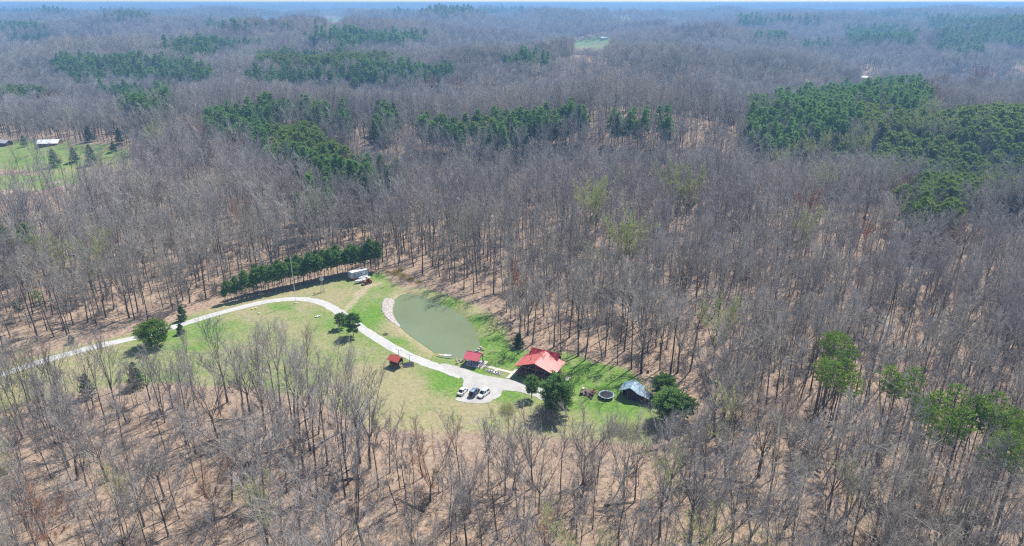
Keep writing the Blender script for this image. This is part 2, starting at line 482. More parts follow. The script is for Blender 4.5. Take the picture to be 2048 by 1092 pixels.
# ------------------------------------------------------------------ the land
FIELD = [
    [(-60, 283), (90, 281), (150, 288), (215, 286), (222, 300), (255, 305), (264, 325), (235, 336), (200, 330), (150, 345), (60, 338), (-60, 335)],
    [(-60, 352), (60, 348), (110, 345), (180, 345), (185, 362), (60, 382), (-60, 392)],
    [(1133, 90), (1150, 84), (1180, 80), (1222, 76), (1228, 82), (1205, 95), (1150, 97)],
    [(643, 36), (670, 33), (700, 38), (684, 45), (648, 45)],
    [(518, 38), (564, 38), (562, 44), (520, 44)],
    [(1712, 156), (1728, 146), (1768, 146), (1762, 153), (1735, 158), (1716, 161)],
    [(2024, 126), (2060, 126), (2060, 133), (2030, 133)],
    [(1215, 31), (1285, 33), (1280, 37), (1215, 36)],
    [(1330, 38), (1375, 42), (1370, 45), (1330, 42)],
]
def axis(lo, hi, step, far_lo, far_hi, g=1.045):
    a = list(np.arange(lo, hi + step / 2, step)); s = step; x = hi
    while x < far_hi: s = min(s * g, 900); x += s; a.append(x)
    s = step; x = lo; b = []
    while x > far_lo: s = min(s * g, 900); x -= s; b.append(x)
    return np.array(b[::-1] + a)
gx = axis(-150, 100, 1.0, -34000, 34000)
gy = axis(125, 265, 1.0, -900, 42000)
GX, GY = np.meshgrid(gx, gy)
GZ = height(GX, GY)
near = (GX > -160) & (GX < 110) & (GY > 90) & (GY < 290)
lawn = np.zeros(GX.shape); dry = np.zeros(GX.shape); dirt = np.zeros(GX.shape)
nx, ny = GX[near], GY[near]
dl = polydist(LAWN, nx, ny)
lawn[near] = sstep(-6, 5, dl)
dpond = polydist(POND, nx, ny)
GZ[near] = GZ[near] - 1.6 * sstep(-3.0, 3.0, dpond)
# where the grass is dry, told place by place
dv = np.full(nx.shape, 0.37)
def spot(px, py, r, a):
    global dv
    x, y = flat(px, py); dv = dv + a * np.exp(-((nx - x) ** 2 + (ny - y) ** 2) / r ** 2)
for q in ((790, 800, 14, 0.75), (740, 770, 12, 0.65), (850, 850, 14, 0.8), (700, 800, 10, 0.5), (560, 640, 16, 0.35), (480, 720, 16, 0.3), (450, 605, 14, 0.7), (530, 590, 12, 0.6), (620, 575, 10, 0.35),
          (650, 600, 9, 0.5), (700, 575, 8, 0.4), (660, 690, 10, 0.3), (795, 655, 6, 0.6), (830, 680, 5, 0.6), (860, 700, 4, 0.5), (900, 870, 22, 0.6), (1150, 860, 18, 0.5), (760, 740, 8, 0.3), (820, 575, 8, 0.35), (960, 620, 9, 0.5), (1000, 650, 6, 0.3),
          (150, 730, 22, 0.4), (30, 760, 22, 0.5),
          (900, 770, 7, -0.8), (880, 750, 6, -0.6), (905, 785, 6, -0.6), (980, 700, 7, -0.7), (960, 640, 5, -0.5), (1020, 720, 6, -0.6), (1150, 760, 9, -0.55), (1220, 760, 8, -0.7), (1170, 815, 8, -0.5), (1240, 820, 6, -0.5),
          (740, 625, 7, -0.7), (720, 650, 6, -0.5), (800, 690, 6, -0.5), (400, 660, 12, -0.4), (560, 610, 6, -0.6), (1025, 795, 4, -0.7), (960, 750, 3, -0.6), (640, 630, 5, -0.3), (900, 610, 6, -0.5), (740, 552, 5, -0.5)):
    spot(*q)
bank = np.exp(-((dpond + 1.6) / 1.8) ** 2)
left_bank = 1 / (1 + np.exp((nx - (-28)) / 6))
dv = dv + 0.55 * bank * left_bank
dry[near] = np.clip(dv, 0, 1.2)
dd = np.full(nx.shape, 0.0)
ct = catmull(TRACK, 4)
dmin = np.full(nx.shape, 1e9)
for (ax, ay), (bx, by) in zip(ct[:-1], ct[1:]):
    ex, ey = bx - ax, by - ay; t_ = np.clip(((nx - ax) * ex + (ny - ay) * ey) / (ex * ex + ey * ey + 1e-9), 0, 1)
    dmin = np.minimum(dmin, np.hypot(nx - ax - ex * t_, ny - ay - ey * t_))
dd = np.maximum(dd, 0.62 * np.exp(-(dmin / 2.1) ** 2))
dd = np.maximum(dd, 0.6 * sstep(-2, 2, polydist(BARE, nx, ny)))
dd = np.maximum(dd, 0.5 * np.exp(-((dpond + 0.9) / 0.9) ** 2) * (0.35 + 0.65 * left_bank))
fx, fy = flat(705, 657); 
dirt[near] = dd
# far fields
PX, PY = project(GX, GY, GZ)
for k, poly in enumerate(FIELD):
    ins = inside(poly, PX, PY) & (GY > 300)
    lawn[ins] = 1.0
    dry[ins] = 0.34 if k < 2 else 0.35
inn = inside([(-60, 391), (20, 380), (70, 373), (110, 363), (112, 366), (70, 378), (10, 388), (-60, 399)], PX, PY) & (GY > 250); dirt[inn] = 1.0
inn = inside([(90, 340), (264, 318), (262, 336), (180, 346)], PX, PY) & (GY > 250); dry[inn] = 0.7
nyv, nxv = GX.shape
verts = np.stack([GX, GY, GZ], -1).reshape(-1, 3)
idx = np.arange(nyv * nxv).reshape(nyv, nxv)
quads = np.stack([idx[:-1, :-1], idx[:-1, 1:], idx[1:, 1:], idx[1:, :-1]], -1).reshape(-1, 4)
def np_mesh(name, V, Q, mats, smooth=False, mi=None):
    me = bpy.data.meshes.new(name)
    k = Q.shape[1]
    me.vertices.add(len(V)); me.vertices.foreach_set('co', np.asarray(V, np.float32).ravel())
    me.loops.add(Q.size); me.loops.foreach_set('vertex_index', Q.ravel().astype(np.int32))
    me.polygons.add(len(Q)); me.polygons.foreach_set('loop_start', (np.arange(len(Q)) * k).astype(np.int32))
    for m in mats: me.materials.append(MATS[m])
    if mi is not None: me.polygons.foreach_set('material_index', np.asarray(mi, np.int32))
    if smooth: me.polygons.foreach_set('use_smooth', np.ones(len(Q), bool))
    me.update(calc_edges=True); me.validate()
    return me
gme = np_mesh('ground', verts, quads, ['ground'], True)
ca = gme.color_attributes.new('cover', 'FLOAT_COLOR', 'POINT')
ca.data.foreach_set('color', np.stack([lawn, np.clip(dry, 0, 1), dirt, np.ones_like(lawn)], -1).astype(np.float32).ravel())
struct('ground', gme)

# pond water surface lies below the banks
wp = POND
mb = MB(); mb.add([(x, y, -0.62) for x, y in POND], [tuple(range(len(POND)))])
# push the sheet slightly under the banks
cx0 = sum(p[0] for p in POND) / len(POND); cy0 = sum(p[1] for p in POND) / len(POND)
mb.v = [(cx0 + (x - cx0) * 1.03, cy0 + (y - cy0) * 1.03, z) for x, y, z in mb.v]
pond = struct('pond_water', mb.mesh('pond_water', 'pond_water'))

# driveway ribbon, 3.4 m wide with a ragged edge
def ribbon(center, w, z, th, name, mat, jit=0.18, per=8):
    c = catmull(center, per); L = []; R = []
    for i, p in enumerate(c):
        a = np.array(c[max(i - 1, 0)]); b = np.array(c[min(i + 1, len(c) - 1)]); d = (b - a) / (np.linalg.norm(b - a) + 1e-9); n = np.array([-d[1], d[0]])
        L.append(np.array(p) + n * (w / 2 + random.uniform(-jit, jit))); R.append(np.array(p) - n * (w / 2 + random.uniform(-jit, jit)))
    V = []; Fs = []
    for l, r, p in zip(L, R, c):
        zz = [float(height(q[0], q[1])) for q in (l, p, r)]
        V += [(l[0], l[1], zz[0] + z - 0.1), (l[0], l[1], zz[0] + z), (p[0], p[1], zz[1] + z + 0.02), (r[0], r[1], zz[2] + z), (r[0], r[1], zz[2] + z - 0.1)]
    for i in range(len(c) - 1):
        for k in range(4): a = i * 5 + k; Fs.append((a, a + 1, a + 6, a + 5))
    m = MB(); m.add(V, Fs); return struct(name, m.mesh(name, mat))
ribbon(DRIVE, 3.5, 0.03, 0.1, 'driveway', 'driveway_gravel')
def sheet(poly, z, name, mat, jit=0.12, per=5, smooth=True):
    c = catmull(poly, per, True) if smooth else poly
    c = [(x + random.uniform(-jit, jit), y + random.uniform(-jit, jit)) for x, y in c]
    m = MB(); m.slab([(x, y, z) for x, y in c], 0.12); return struct(name, m.mesh(name, mat))
sheet(LOT, 0.056, 'gravel_lot', 'gravel_lot')

# concrete walk from the pavilion to the cabin and down to the drive
mb = MB()
pa, pb = np.array(flat(968.5, 731.5)), np.array(flat(1026, 746))
def strip(mb, a, b, w, z, n=1, gap=0.0):
    a = np.array(a); b = np.array(b); d = (b - a); L = np.linalg.norm(d); d /= L; nrm = np.array([-d[1], d[0]]) * w / 2
    for i in range(n):
        s = a + d * (L * i / n + gap / 2); e = a + d * (L * (i + 1) / n - gap / 2)
        mb.slab([(*(s - nrm), z), (*(e - nrm), z), (*(e + nrm), z), (*(s + nrm), z)], 0.12)
walk = struct('footpath', MB().slab([(0, 0, -3), (0.1, 0, -3), (0.1, 0.1, -3)], 0.01).mesh('footpath', 'concrete'))
m_ = MB(); strip(m_, pa, pb, 1.1, 0.06, 1); walk.data = m_.mesh('footpath', 'concrete')
slab_mb = MB(); strip(slab_mb, flat(993.5, 738.5), flat(991, 742), 1.0, 0.07); o = struct('footpath', slab_mb.mesh('footpath', 'concrete'))
slab_mb = MB(); strip(slab_mb, flat(1035, 738), flat(1016, 757), 1.3, 0.075); o = struct('footpath', slab_mb.mesh('footpath', 'concrete'))

# ------------------------------------------------------------------ air
hz = bpy.data.materials.new('haze'); hz.use_nodes = True
ht = hz.node_tree
for n_ in list(ht.nodes): ht.nodes.remove(n_)
hv = ht.nodes.new('ShaderNodeVolumePrincipled')
hv.inputs['Color'].default_value = (0.29, 0.56, 0.93, 1)
hv.inputs['Density'].default_value = 0.00024
hv.inputs['Anisotropy'].default_value = 0.1
ho = ht.nodes.new('ShaderNodeOutputMaterial'); ht.links.new(hv.outputs[0], ho.inputs['Volume'])
MATS['haze'] = hz
mb = MB(); zlo, zhi = float(GZ.min()) - 1.5, 110.0
mb.box((0, 20500, (zlo + zhi) / 2), (70000, 43400, zhi - zlo))
haze = struct('haze', mb.mesh('haze', 'haze'), 'stuff')

# ------------------------------------------------------------------ trees
def tri_twigs(base, dirs, length, width, rg):
    """each twig one long thin triangle"""
    n = len(base)
    side = np.cross(dirs, rg.normal(size=(n, 3))); side /= (np.linalg.norm(side, axis=1, keepdims=True) + 1e-9)
    w = np.asarray(width).reshape(-1, 1) * 0.5 if np.ndim(width) else width * 0.5
    a = base - side * w; b = base + side * w; c = base + dirs * np.asarray(length).reshape(-1, 1)
    return np.stack([a, b, c], 1).reshape(-1, 3)

def unit(v): return v / (np.linalg.norm(v) + 1e-9)

def bare_tree(seed, H=26.0, cb=0.45, lead=4, open_=0.32, nsec=8, nter=5, ntw=12, twl=1.15, tww=0.026, lean=0.03, r0=0.24, low=3, sides=6, fine=1.0):
    """a trunk that forks into rising leaders, side branches on them, then twigs:
    returns (trunk and limbs, finer branches, twig triangles)"""
    rg = np.random.default_rng(seed); rr = random.Random(seed)
    tr = MB(); br = MB(); tb, td = [], []
    az = rr.uniform(0, 6.28); ld = np.array([math.cos(az), math.sin(az), 0]) * lean
    nseg = 5; pts = [np.zeros(3)]; hf = H * cb
    for i in range(nseg):
        d = np.array([rr.uniform(-.045, .045), rr.uniform(-.045, .045), 1]) + ld
        pts.append(pts[-1] + d * hf / nseg)
    rt = lambda t: r0 * (1 - .38 * t)
    for i in range(nseg):
        tr.tube(pts[i] - (np.array([0, 0, 0.6]) if i == 0 else 0), pts[i + 1], rt(i / nseg) * (1.3 if i == 0 else 1), rt((i + 1) / nseg), sides, False)
    limbs = []
    def limb(p, d, L, r, bend=.1, rise=.12, segs=5, nb=nsec, depth_=0):
        chain = [p]; rad = [r]
        for k in range(segs):
            d = unit(d + np.array([rr.uniform(-bend, bend), rr.uniform(-bend, bend), rise])); q = chain[-1] + d * L / segs
            r2 = max(r * (1 - (k + 1) / (segs + .35)), .022); tr.tube(chain[-1], q, rad[-1], r2, 5 if r > .1 else 4, False); chain.append(q); rad.append(r2)
        limbs.append((chain, L, nb))
    top = pts[-1]; rl = rt(1) * .72
    for k in range(lead):
        a = az + 6.283 * k / lead + rr.uniform(-.5, .5); o = open_ * rr.uniform(.45, 1.35) * (0.25 if k == 0 else 1)
        L = (H - hf) * rr.uniform(.82, 1.08); limb(top - np.array([0, 0, rr.uniform(0, 1.6) if k else 0]), unit(np.array([math.cos(a) * o, math.sin(a) * o, 1])), L, rl * rr.uniform(.7, 1.0), rise=.05)
    for k in range(low):   # lesser limbs off the stem below the fork
        t = rr.uniform(.72, .98); j = min(int(t * nseg), nseg - 1); p = pts[j] * (1 - (t * nseg - j)) + pts[j + 1] * (t * nseg - j); a = rr.uniform(0, 6.28)
        limb(p, unit(np.array([math.cos(a) * .9, math.sin(a) * .9, .7])), H * rr.uniform(.14, .24), rl * .38, segs=3, rise=.2, nb=max(3, nsec - 3))
    for chain, L, nb in limbs:
        ns = len(chain) - 1
        for s_ in range(nb):
            u = .2 + .8 * (s_ + rr.random()) / nb; k = min(int(u * ns), ns - 1); f = min(u * ns - k, 1); q = chain[k] * (1 - f) + chain[k + 1] * f
            d0 = unit(chain[k + 1] - chain[k]); d2 = unit(d0 + rg.normal(size=3) * .42 + np.array([0, 0, .12])); L2 = L * .30 * (1.25 - .6 * u) * rr.uniform(.7, 1.25)
            m2 = q + d2 * L2 * .5; d2b = unit(d2 + np.array([0, 0, .25])); e2 = m2 + d2b * L2 * .55
            br.tube(q, m2, .05 * fine, .034 * fine, 3, False); br.tube(m2, e2, .034 * fine, .014 * fine, 3, False)
            for s3 in range(nter):
                u3 = .1 + .9 * (s3 + rr.random()) / nter; q3 = q + (m2 - q) * u3 * 2 if u3 < .5 else m2 + (e2 - m2) * (u3 * 2 - 1)
                d3 = unit(d2b + rg.normal(size=3) * .42 + np.array([0, 0, .12])); L3 = L2 * rr.uniform(.35, .75); e3 = q3 + d3 * L3
                br.tube(q3, e3, .022 * fine, .009 * fine, 3, False)
                us = rg.uniform(.1, 1, ntw)[:, None]; tb.append(q3 * (1 - us) + e3 * us)
                dr = d3 + rg.normal(size=(ntw, 3)) * .36 + np.array([0, 0, .16]); td.append(dr / np.linalg.norm(dr, axis=1, keepdims=True))
    tb = np.concatenate(tb); td = np.concatenate(td)
    return tr, br, tri_twigs(tb, td, rg.uniform(.5, 1.15, len(tb)) * twl, tww, rg)

def finish_crown(name, br, tri, mat):
    Vb = np.array(br.v, float).reshape(-1, 3); Qb = np.array(br.f, int).reshape(-1, 4)
    Tb = np.concatenate([Qb[:, [0, 1, 2]], Qb[:, [0, 2, 3]]]) if len(Qb) else np.zeros((0, 3), int)
    Tt = np.arange(len(tri)).reshape(-1, 3) + len(Vb)
    return np_mesh(name, np.concatenate([Vb, tri]) if len(Vb) else tri, np.concatenate([Tb, Tt]), [mat])

def joined(name, tr, crown_me, m_trunk, m_crown):
    n = len(crown_me.vertices); V = np.empty(n * 3, np.float32); crown_me.vertices.foreach_get('co', V)
    Q = np.empty(len(crown_me.polygons) * 3, np.int32); crown_me.loops.foreach_get('vertex_index', Q)
    Vt = np.array(tr.v); ft = []
    for f in tr.f:
        for k in range(1, len(f) - 1): ft.append((f[0], f[k], f[k + 1]))
    ft = np.array(ft, int)
    Q = Q.reshape(-1, 3)
    return np_mesh(name, np.concatenate([Vt, V.reshape(-1, 3)]), np.concatenate([ft, Q + len(Vt)]), [m_trunk, m_crown], mi=np.concatenate([np.zeros(len(ft)), np.ones(len(Q))]))

# near kinds of bare tree
BARE_KINDS = [  # shape words, parameters
    ('narrow upswept crown', dict(H=27, cb=.45, lead=4, open_=.28)),
    ('broad fan-shaped crown', dict(H=25, cb=.36, lead=5, open_=.55, nsec=10, r0=.31, low=4)),
    ('high sparse crown', dict(H=28, cb=.60, lead=3, open_=.32, nsec=8, low=2)),
    ('wide forked crown', dict(H=24, cb=.28, lead=4, open_=.58, nsec=10, lean=.07, r0=.28, low=4)),
    ('tall feathery crown', dict(H=29, cb=.46, lead=4, open_=.36, nsec=10, ntw=13)),
    ('slender leaning crown', dict(H=22, cb=.52, lead=2, open_=.25, lean=.13, r0=.16, low=3)),
    ('thick twiggy crown', dict(H=22, cb=.30, lead=6, open_=.40, nsec=8, ntw=13, r0=.24)),
    ('thin wispy crown', dict(H=20, cb=.5, lead=2, open_=.22, nsec=6, r0=.12, low=3)),
]
near_parts = []
for i, (_, kw) in enumerate(BARE_KINDS):
    tr, br, tw = bare_tree(100 + i, **kw)
    near_parts.append((tr.mesh('trunk', 'bark'), finish_crown('crown', br, tw, 'twigs'), tr))
def recolour(me, mat):
    m = me.copy(); m.materials.clear(); m.materials.append(MATS[mat]); return m
src = bpy.data.collections.new('tree_sources')       # never linked to the scene: only meshes to copy
def source(coll, nm, me):
    o = bpy.data.objects.new(nm, me); coll.objects.link(o); return o
src_near = bpy.data.collections.new('near_bare')
for i, (tm, cm, tr) in enumerate(near_parts):
    source(src_near, 'a%02d' % i, joined('bare_tree', tr, cm, 'bark', 'twigs'))
# mid and far kinds: the same tree with fewer, stouter twigs
src_mid = bpy.data.collections.new('mid_bare')
for i, (_, kw) in enumerate(BARE_KINDS):
    k2 = dict(kw); k2.update(nsec=7, nter=4, ntw=7, tww=.055, twl=1.4, sides=4, fine=1.3)
    tr, br, tw = bare_tree(200 + i, **k2)
    source(src_mid, 'b%02d' % i, joined('bare_tree', tr, finish_crown('c', br, tw, 'twigs'), 'bark', 'twigs'))
def far_tree(seed, H, R, cb, n, w, L):
    rg = np.random.default_rng(seed); tr = MB()
    tr.tube((0, 0, -1), (0, 0, H * .6), .3, .18, 3, False)
    for k in range(6):
        a = k * 2.4; tr.tube((0, 0, H * (cb + .04 * k)), (math.cos(a) * R * .6, math.sin(a) * R * .6, H * (.75 + .03 * k)), .14, .06, 3, False)
    u = rg.normal(size=(n, 3)); u /= np.linalg.norm(u, axis=1, keepdims=True); rad = rg.uniform(.3, 1, n)[:, None] ** .5
    p = u * rad * np.array([R, R, H * (1 - cb) * .5]) + np.array([0, 0, H * (1 + cb) / 2])
    d = u * .8 + np.array([0, 0, .9]) + rg.normal(size=(n, 3)) * .35; d /= np.linalg.norm(d, axis=1, keepdims=True)
    return tr, tri_twigs(p, d, rg.uniform(.6, 1.2, n) * L, w, rg)
src_far = bpy.data.collections.new('far_bare')
for i in range(6):
    tr, tw = far_tree(300 + i, [25, 27, 23, 26, 22, 28][i], [4.6, 4.0, 5.2, 5.0, 3.8, 4.4][i], [.42, .5, .38, .45, .4, .5][i], 330, .22, 2.2)
    source(src_far, 'c%02d' % i, joined('bare_tree', tr, finish_crown('c', MB(), tw, 'twigs'), 'bark', 'twigs'))

# evergreens: plumes of needle tufts carried on whorled branches
def conifer(seed, H=14.0, cb=.15, R=3.2, nwh=14, per=6, tuft=26, tl=.55, tw=.10, shape='cone', r0=.2, droop=.05):
    rg = np.random.default_rng(seed); rr = random.Random(seed); tr = MB()
    tr.tube((0, 0, -.4), (0, 0, H * .5), r0, r0 * .6, 6, False); tr.tube((0, 0, H * .5), (0, 0, H * .97), r0 * .6, .03, 5, False)
    B, D = [], []
    for w_ in range(nwh):
        t = (w_ + .5) / nwh; z = H * (cb + (1 - cb) * t)
        if shape == 'cone': rad = R * (1 - t) ** .75 + .25
        elif shape == 'round': rad = R * math.sqrt(max(0.02, 1 - (2 * t - .85) ** 2 * .95)) * (1 if t < .6 else 1.05)
        else: rad = R * (.55 + .6 * math.sin(math.pi * min(1, t * 1.02 + .05))) * (1 if t < .85 else .6)
        for k in range(per):
            if rr.random() < .12: continue
            a = w_ * 1.7 + 6.283 * k / per + rr.uniform(-.3, .3); L = rad * rr.uniform(.65, 1.15)
            d = unit(np.array([math.cos(a), math.sin(a), rr.uniform(.1, .55) - droop])); p0 = np.array([0, 0, z + rr.uniform(-.2, .2)]); p1 = p0 + d * L
            tr.tube(p0, p1, .045, .015, 3, False)
            n = max(6, int(tuft * (.4 + L / R)))
            u = rg.uniform(.28, 1.02, n)[:, None] ** .8; c = p0 * (1 - u) + p1 * u + rg.normal(size=(n, 3)) * np.array([.22, .22, .13]) * (L * .28 + .2)
            dd_ = d + rg.normal(size=(n, 3)) * .7 + np.array([0, 0, .35]); B.append(c); D.append(dd_ / np.linalg.norm(dd_, axis=1, keepdims=True))
    n = tuft; c = np.array([0, 0, H * .97]) + rg.normal(size=(n, 3)) * np.array([.2, .2, .3]); B.append(c); dd_ = rg.normal(size=(n, 3)) + np.array([0, 0, 1.5]); D.append(dd_ / np.linalg.norm(dd_, axis=1, keepdims=True))
    B = np.concatenate(B); D = np.concatenate(D)
    return tr, tri_twigs(B, D, rg.uniform(.6, 1.3, len(B)) * tl, tw * 2.2, rg)
def conifer_set(seed, mat, **kw):
    tr, tw = conifer(seed, **kw); return tr.mesh('trunk', 'bark'), finish_crown('crown', MB(), tw, mat), tr
YARD_PINE = [conifer_set(400 + i, 'forest_needles', H=[6.5, 7.0, 6.2][i], cb=.22, R=2.5, nwh=11, per=7, tuft=60, tl=.5, tw=.09, shape='round', r0=.13) for i in range(3)]
ROW_PINE = [conifer_set(410 + i, 'forest_needles', H=[9.0, 10.0, 9.5, 8.6][i], cb=.46, R=1.5, nwh=10, per=6, tuft=27, tl=.55, tw=.10, shape='oval', r0=.12) for i in range(4)]
BIG_PINE = [conifer_set(420 + i, 'forest_needles', H=[11.5, 12.5][i], cb=.10, R=4.6, nwh=17, per=9, tuft=85, tl=.62, tw=.11, shape='round', r0=.28) for i in range(2)]
SMALL_FIR = [conifer_set(430, 'pine_needles', H=4.6, cb=.06, R=1.7, nwh=12, per=8, tuft=36, tl=.35, tw=.08, shape='cone', r0=.1)]
TALL_PINE = [conifer_set(440 + i, 'bright_needles', H=[23, 25, 22][i], cb=.70, R=2.1, nwh=9, per=5, tuft=12, tl=.75, tw=.10, shape='oval', r0=.22) for i in range(3)]
WHITE_PINE = [conifer_set(450 + i, 'forest_needles', H=[26, 28, 24, 25][i], cb=.35, R=[4.0, 4.3, 3.8, 4.0][i], nwh=13, per=6, tuft=30, tl=1.3, tw=.24, shape='cone', r0=.3) for i in range(4)]
OLIVE_PINE = [conifer_set(460 + i, 'olive_needles', H=[20, 21, 19][i], cb=.5, R=3.4, nwh=8, per=7, tuft=34, tl=1.1, tw=.22, shape='round', r0=.2) for i in range(3)]
JUNIPER = [conifer_set(470 + i, 'pine_needles', H=[13, 15][i], cb=.04, R=[4.4, 5.0][i], nwh=14, per=9, tuft=30, tl=.8, tw=.15, shape='cone', r0=.2) for i in range(2)]

src_pine = bpy.data.collections.new('far_pine')
for i in range(4):
    s_ = 480 + i
    tr, tw = conifer(s_, H=[25, 27, 23, 21][i], cb=.35, R=[4, 4.2, 3.8, 4][i], nwh=9, per=5, tuft=13, tl=2.0, tw=.42, shape='cone' if i < 3 else 'round', r0=.3)
    source(src_pine, 'd%02d' % i, joined('pine', tr, finish_crown('c', MB(), tw, 'forest_needles'), 'bark', 'forest_needles'))
for i in range(2):
    tr, tw = conifer(490 + i, H=20, cb=.5, R=3.6, nwh=6, per=6, tuft=15, tl=1.8, tw=.4, shape='round', r0=.2)
    source(src_pine, 'e%02d' % i, joined('pine', tr, finish_crown('c', MB(), tw, 'olive_needles'), 'bark', 'olive_needles'))

# ------------------------------------------------------------------ where which trees stand
PINE_STANDS = [  # polygon over the crowns, density, kind (0 white, 1 olive)
    ([(415, 230), (470, 216), (548, 226), (552, 264), (500, 275), (418, 268)], .8, 0),
    ([(495, 205), (600, 198), (690, 213), (705, 232), (640, 238), (600, 222), (520, 230)], .55, 0),
    ([(535, 255), (600, 240), (640, 255), (700, 290), (742, 320), (760, 348), (700, 345), (600, 320), (540, 300)], 1.0, 1),
    ([(528, 288), (620, 310), (740, 338), (798, 318), (800, 345), (742, 368), (600, 338), (545, 315)], .7, 0),
    ([(560, 355), (700, 355), (710, 400), (600, 405)], .18, 0),
    ([(838, 235), (900, 228), (1000, 223), (1092, 222), (1088, 246), (990, 266), (940, 252), (850, 252)], .85, 0),
    ([(900, 230), (1050, 226), (1080, 236), (960, 242)], .6, 1),
    ([(1090, 221), (1160, 220), (1162, 242), (1100, 242)], .85, 0), ([(1162, 223), (1355, 236), (1352, 254), (1200, 242)], .5, 0),
    ([(758, 222), (788, 222), (788, 250), (758, 250)], .7, 0),
    ([(1488, 216), (1530, 206), (1545, 212), (1600, 198), (1642, 214), (1640, 245), (1560, 292), (1505, 290), (1488, 245)], .8, 0),
    ([(1590, 196), (1680, 181), (1780, 172), (1850, 185), (1860, 215), (1700, 262), (1600, 252)], .95, 0),
    ([(1700, 215), (1850, 212), (1900, 214), (2120, 222), (2120, 300), (1960, 275), (1880, 250), (1720, 262)], .95, 1),
    ([(1640, 288), (1760, 280), (1850, 272), (1900, 278), (2120, 300), (2120, 375), (2010, 378), (1950, 365), (1920, 410), (1860, 420), (1820, 360), (1760, 345), (1690, 325)], .8, 1),
    ([(110, 128), (180, 120), (300, 118), (420, 135), (440, 160), (390, 165), (300, 162), (160, 164), (120, 146)], .8, 0),
    ([(200, 180), (260, 175), (330, 190), (320, 206), (220, 206)], .7, 0), ([(-60, 168), (95, 175), (100, 197), (-60, 197)], .7, 1),
    ([(330, 100), (400, 92), (520, 85), (530, 95), (430, 110), (340, 112)], .7, 0), ([(510, 112), (600, 106), (740, 108), (800, 125), (720, 136), (600, 133), (520, 128)], .95, 1),
    ([(440, 155), (560, 152), (640, 145), (800, 135), (905, 138), (900, 153), (700, 166), (560, 172)], .8, 0), ([(610, 80), (700, 70), (850, 78), (850, 90), (720, 100), (620, 90)], .8, 0),
    ([(1015, 115), (1075, 110), (1092, 125), (1015, 132)], .8, 0), ([(1690, 68), (1780, 62), (1840, 70), (1830, 92), (1700, 92)], .8, 0), ([(1850, 50), (2120, 42), (2120, 95), (1890, 90)], .6, 0),
    ([(1870, 95), (1960, 90), (1960, 115), (1880, 112)], .6, 0), ([(1470, 44), (1640, 50), (1640, 56), (1480, 54)], .6, 0), ([(1730, 34), (1860, 36), (1850, 42), (1740, 42)], .6, 0),
    ([(400, 55), (560, 54), (640, 60), (500, 64), (410, 62)], .35, 0), ([(780, 30), (900, 22), (1040, 20), (1060, 30), (860, 42)], .45, 0), ([(-60, 55), (80, 58), (100, 66), (-60, 66)], .6, 0), ([(-60, 24), (140, 20), (260, 24), (120, 30), (-60, 32)], .6, 0),
    ([(20, 76), (110, 78), (100, 86), (20, 84)], .7, 0), ([(200, 30), (300, 34), (300, 42), (210, 40)], .4, 0), ([(1500, 78), (1560, 74), (1580, 84), (1510, 86)], .6, 0), ([(1600, 96), (1650, 92), (1670, 100), (1610, 106)], .5, 0),
    ([(-60, 425), (60, 438), (62, 462), (-60, 470)], .8, 1),
]
CLEAR_SMALL = [(378, 415, 26)]
def clear_of_fields(x, y, z, top=22):
    ok = np.ones(x.shape, bool); keep_some = np.random.default_rng(len(x)).random(x.shape) < .80
    for up in (0, top * .33, top * .66, top):
        px, py = project(x, y, z + up)
        for k, poly in enumerate(FIELD): ok &= ~(inside(poly, px, py) & ((k > 1) | (up == 0) | keep_some))
    return ok
def jittered(x0, x1, y0, y1, s, keep, seed):
    rg = np.random.default_rng(seed)
    X, Y = np.meshgrid(np.arange(x0, x1, s), np.arange(y0, y1, s))
    X = X + rg.uniform(-.5, .5, X.shape) * s * .95; Y = Y + rg.uniform(-.5, .5, Y.shape) * s * .95
    k = rg.random(X.shape) < keep
    return X[k], Y[k]
def wedge(x, y, half=0.86, pad=45): return np.abs(x) < y * half + pad

def stand_of(x, y, z, H=20):
    px, py = project(x, y, z + H)
    kind = np.full(x.shape, -1); dens = np.zeros(x.shape); sc_n = np.clip((py - 6) / 240, .15, 1.2)
    px = px + 30 * sc_n * perlin(x / 55, y / 55, 51); py = py + 20 * sc_n * perlin(x / 60, y / 60, 52)
    for poly, d, k in PINE_STANDS:
        i = inside(poly, px, py); kind[i] = k; dens[i] = d
    return kind, dens, px, py

BUD = [(1830, 247, 1.0), (1745, 252, .8), (1733, 245, .8), (1585, 284, .8), (1560, 308, .8), (1572, 300, .7), (1625, 286, .8), (1655, 278, .9), (1700, 282, .9), (1718, 286, .8), (1735, 280, .9), (1900, 252, .9), (1612, 432, .8), (1245, 474, 1.0), (1262, 465, .9), (1378, 372, 1.0), (1360, 372, .8), (1330, 352, .9), (1180, 398, 1.0), (1195, 390, .9), (1180, 480, .6),
       (310, 266, 1.0), (300, 270, .8), (668, 194, 1.0), (690, 190, 1.0), (708, 193, .9), (640, 203, .8), (1660, 338, .8), (1640, 345, .8), (180, 490, .8), (100, 485, .8), (1470, 322, .8), (1240, 330, .7), (1440, 610, .8), (1860, 216, 1.0)]
RUST = [(1955, 163, 1.1), (1940, 167, 1.0), (1975, 160, 1.1), (1985, 168, .9), (1880, 166, .9), (1878, 192, .9), (1862, 178, .9), (395, 264, .9), (405, 262, .9), (100, 192, .9), (98, 204, .8), (1620, 386, .7), (1815, 355, .7), (1700, 158, .5), (865, 168, .9), (910, 166, .9), (960, 168, .8), (985, 170, .8), (470, 270, .7), (500, 175, .8), (1740, 440, .7), (1930, 440, .7), (690, 308, .7), (1040, 520, .6), (480, 395, .7)]
BUD_P = [land(a, b, 21) for a, b, c in BUD]; RUST_P = [land(a, b, 21) for a, b, c in RUST]
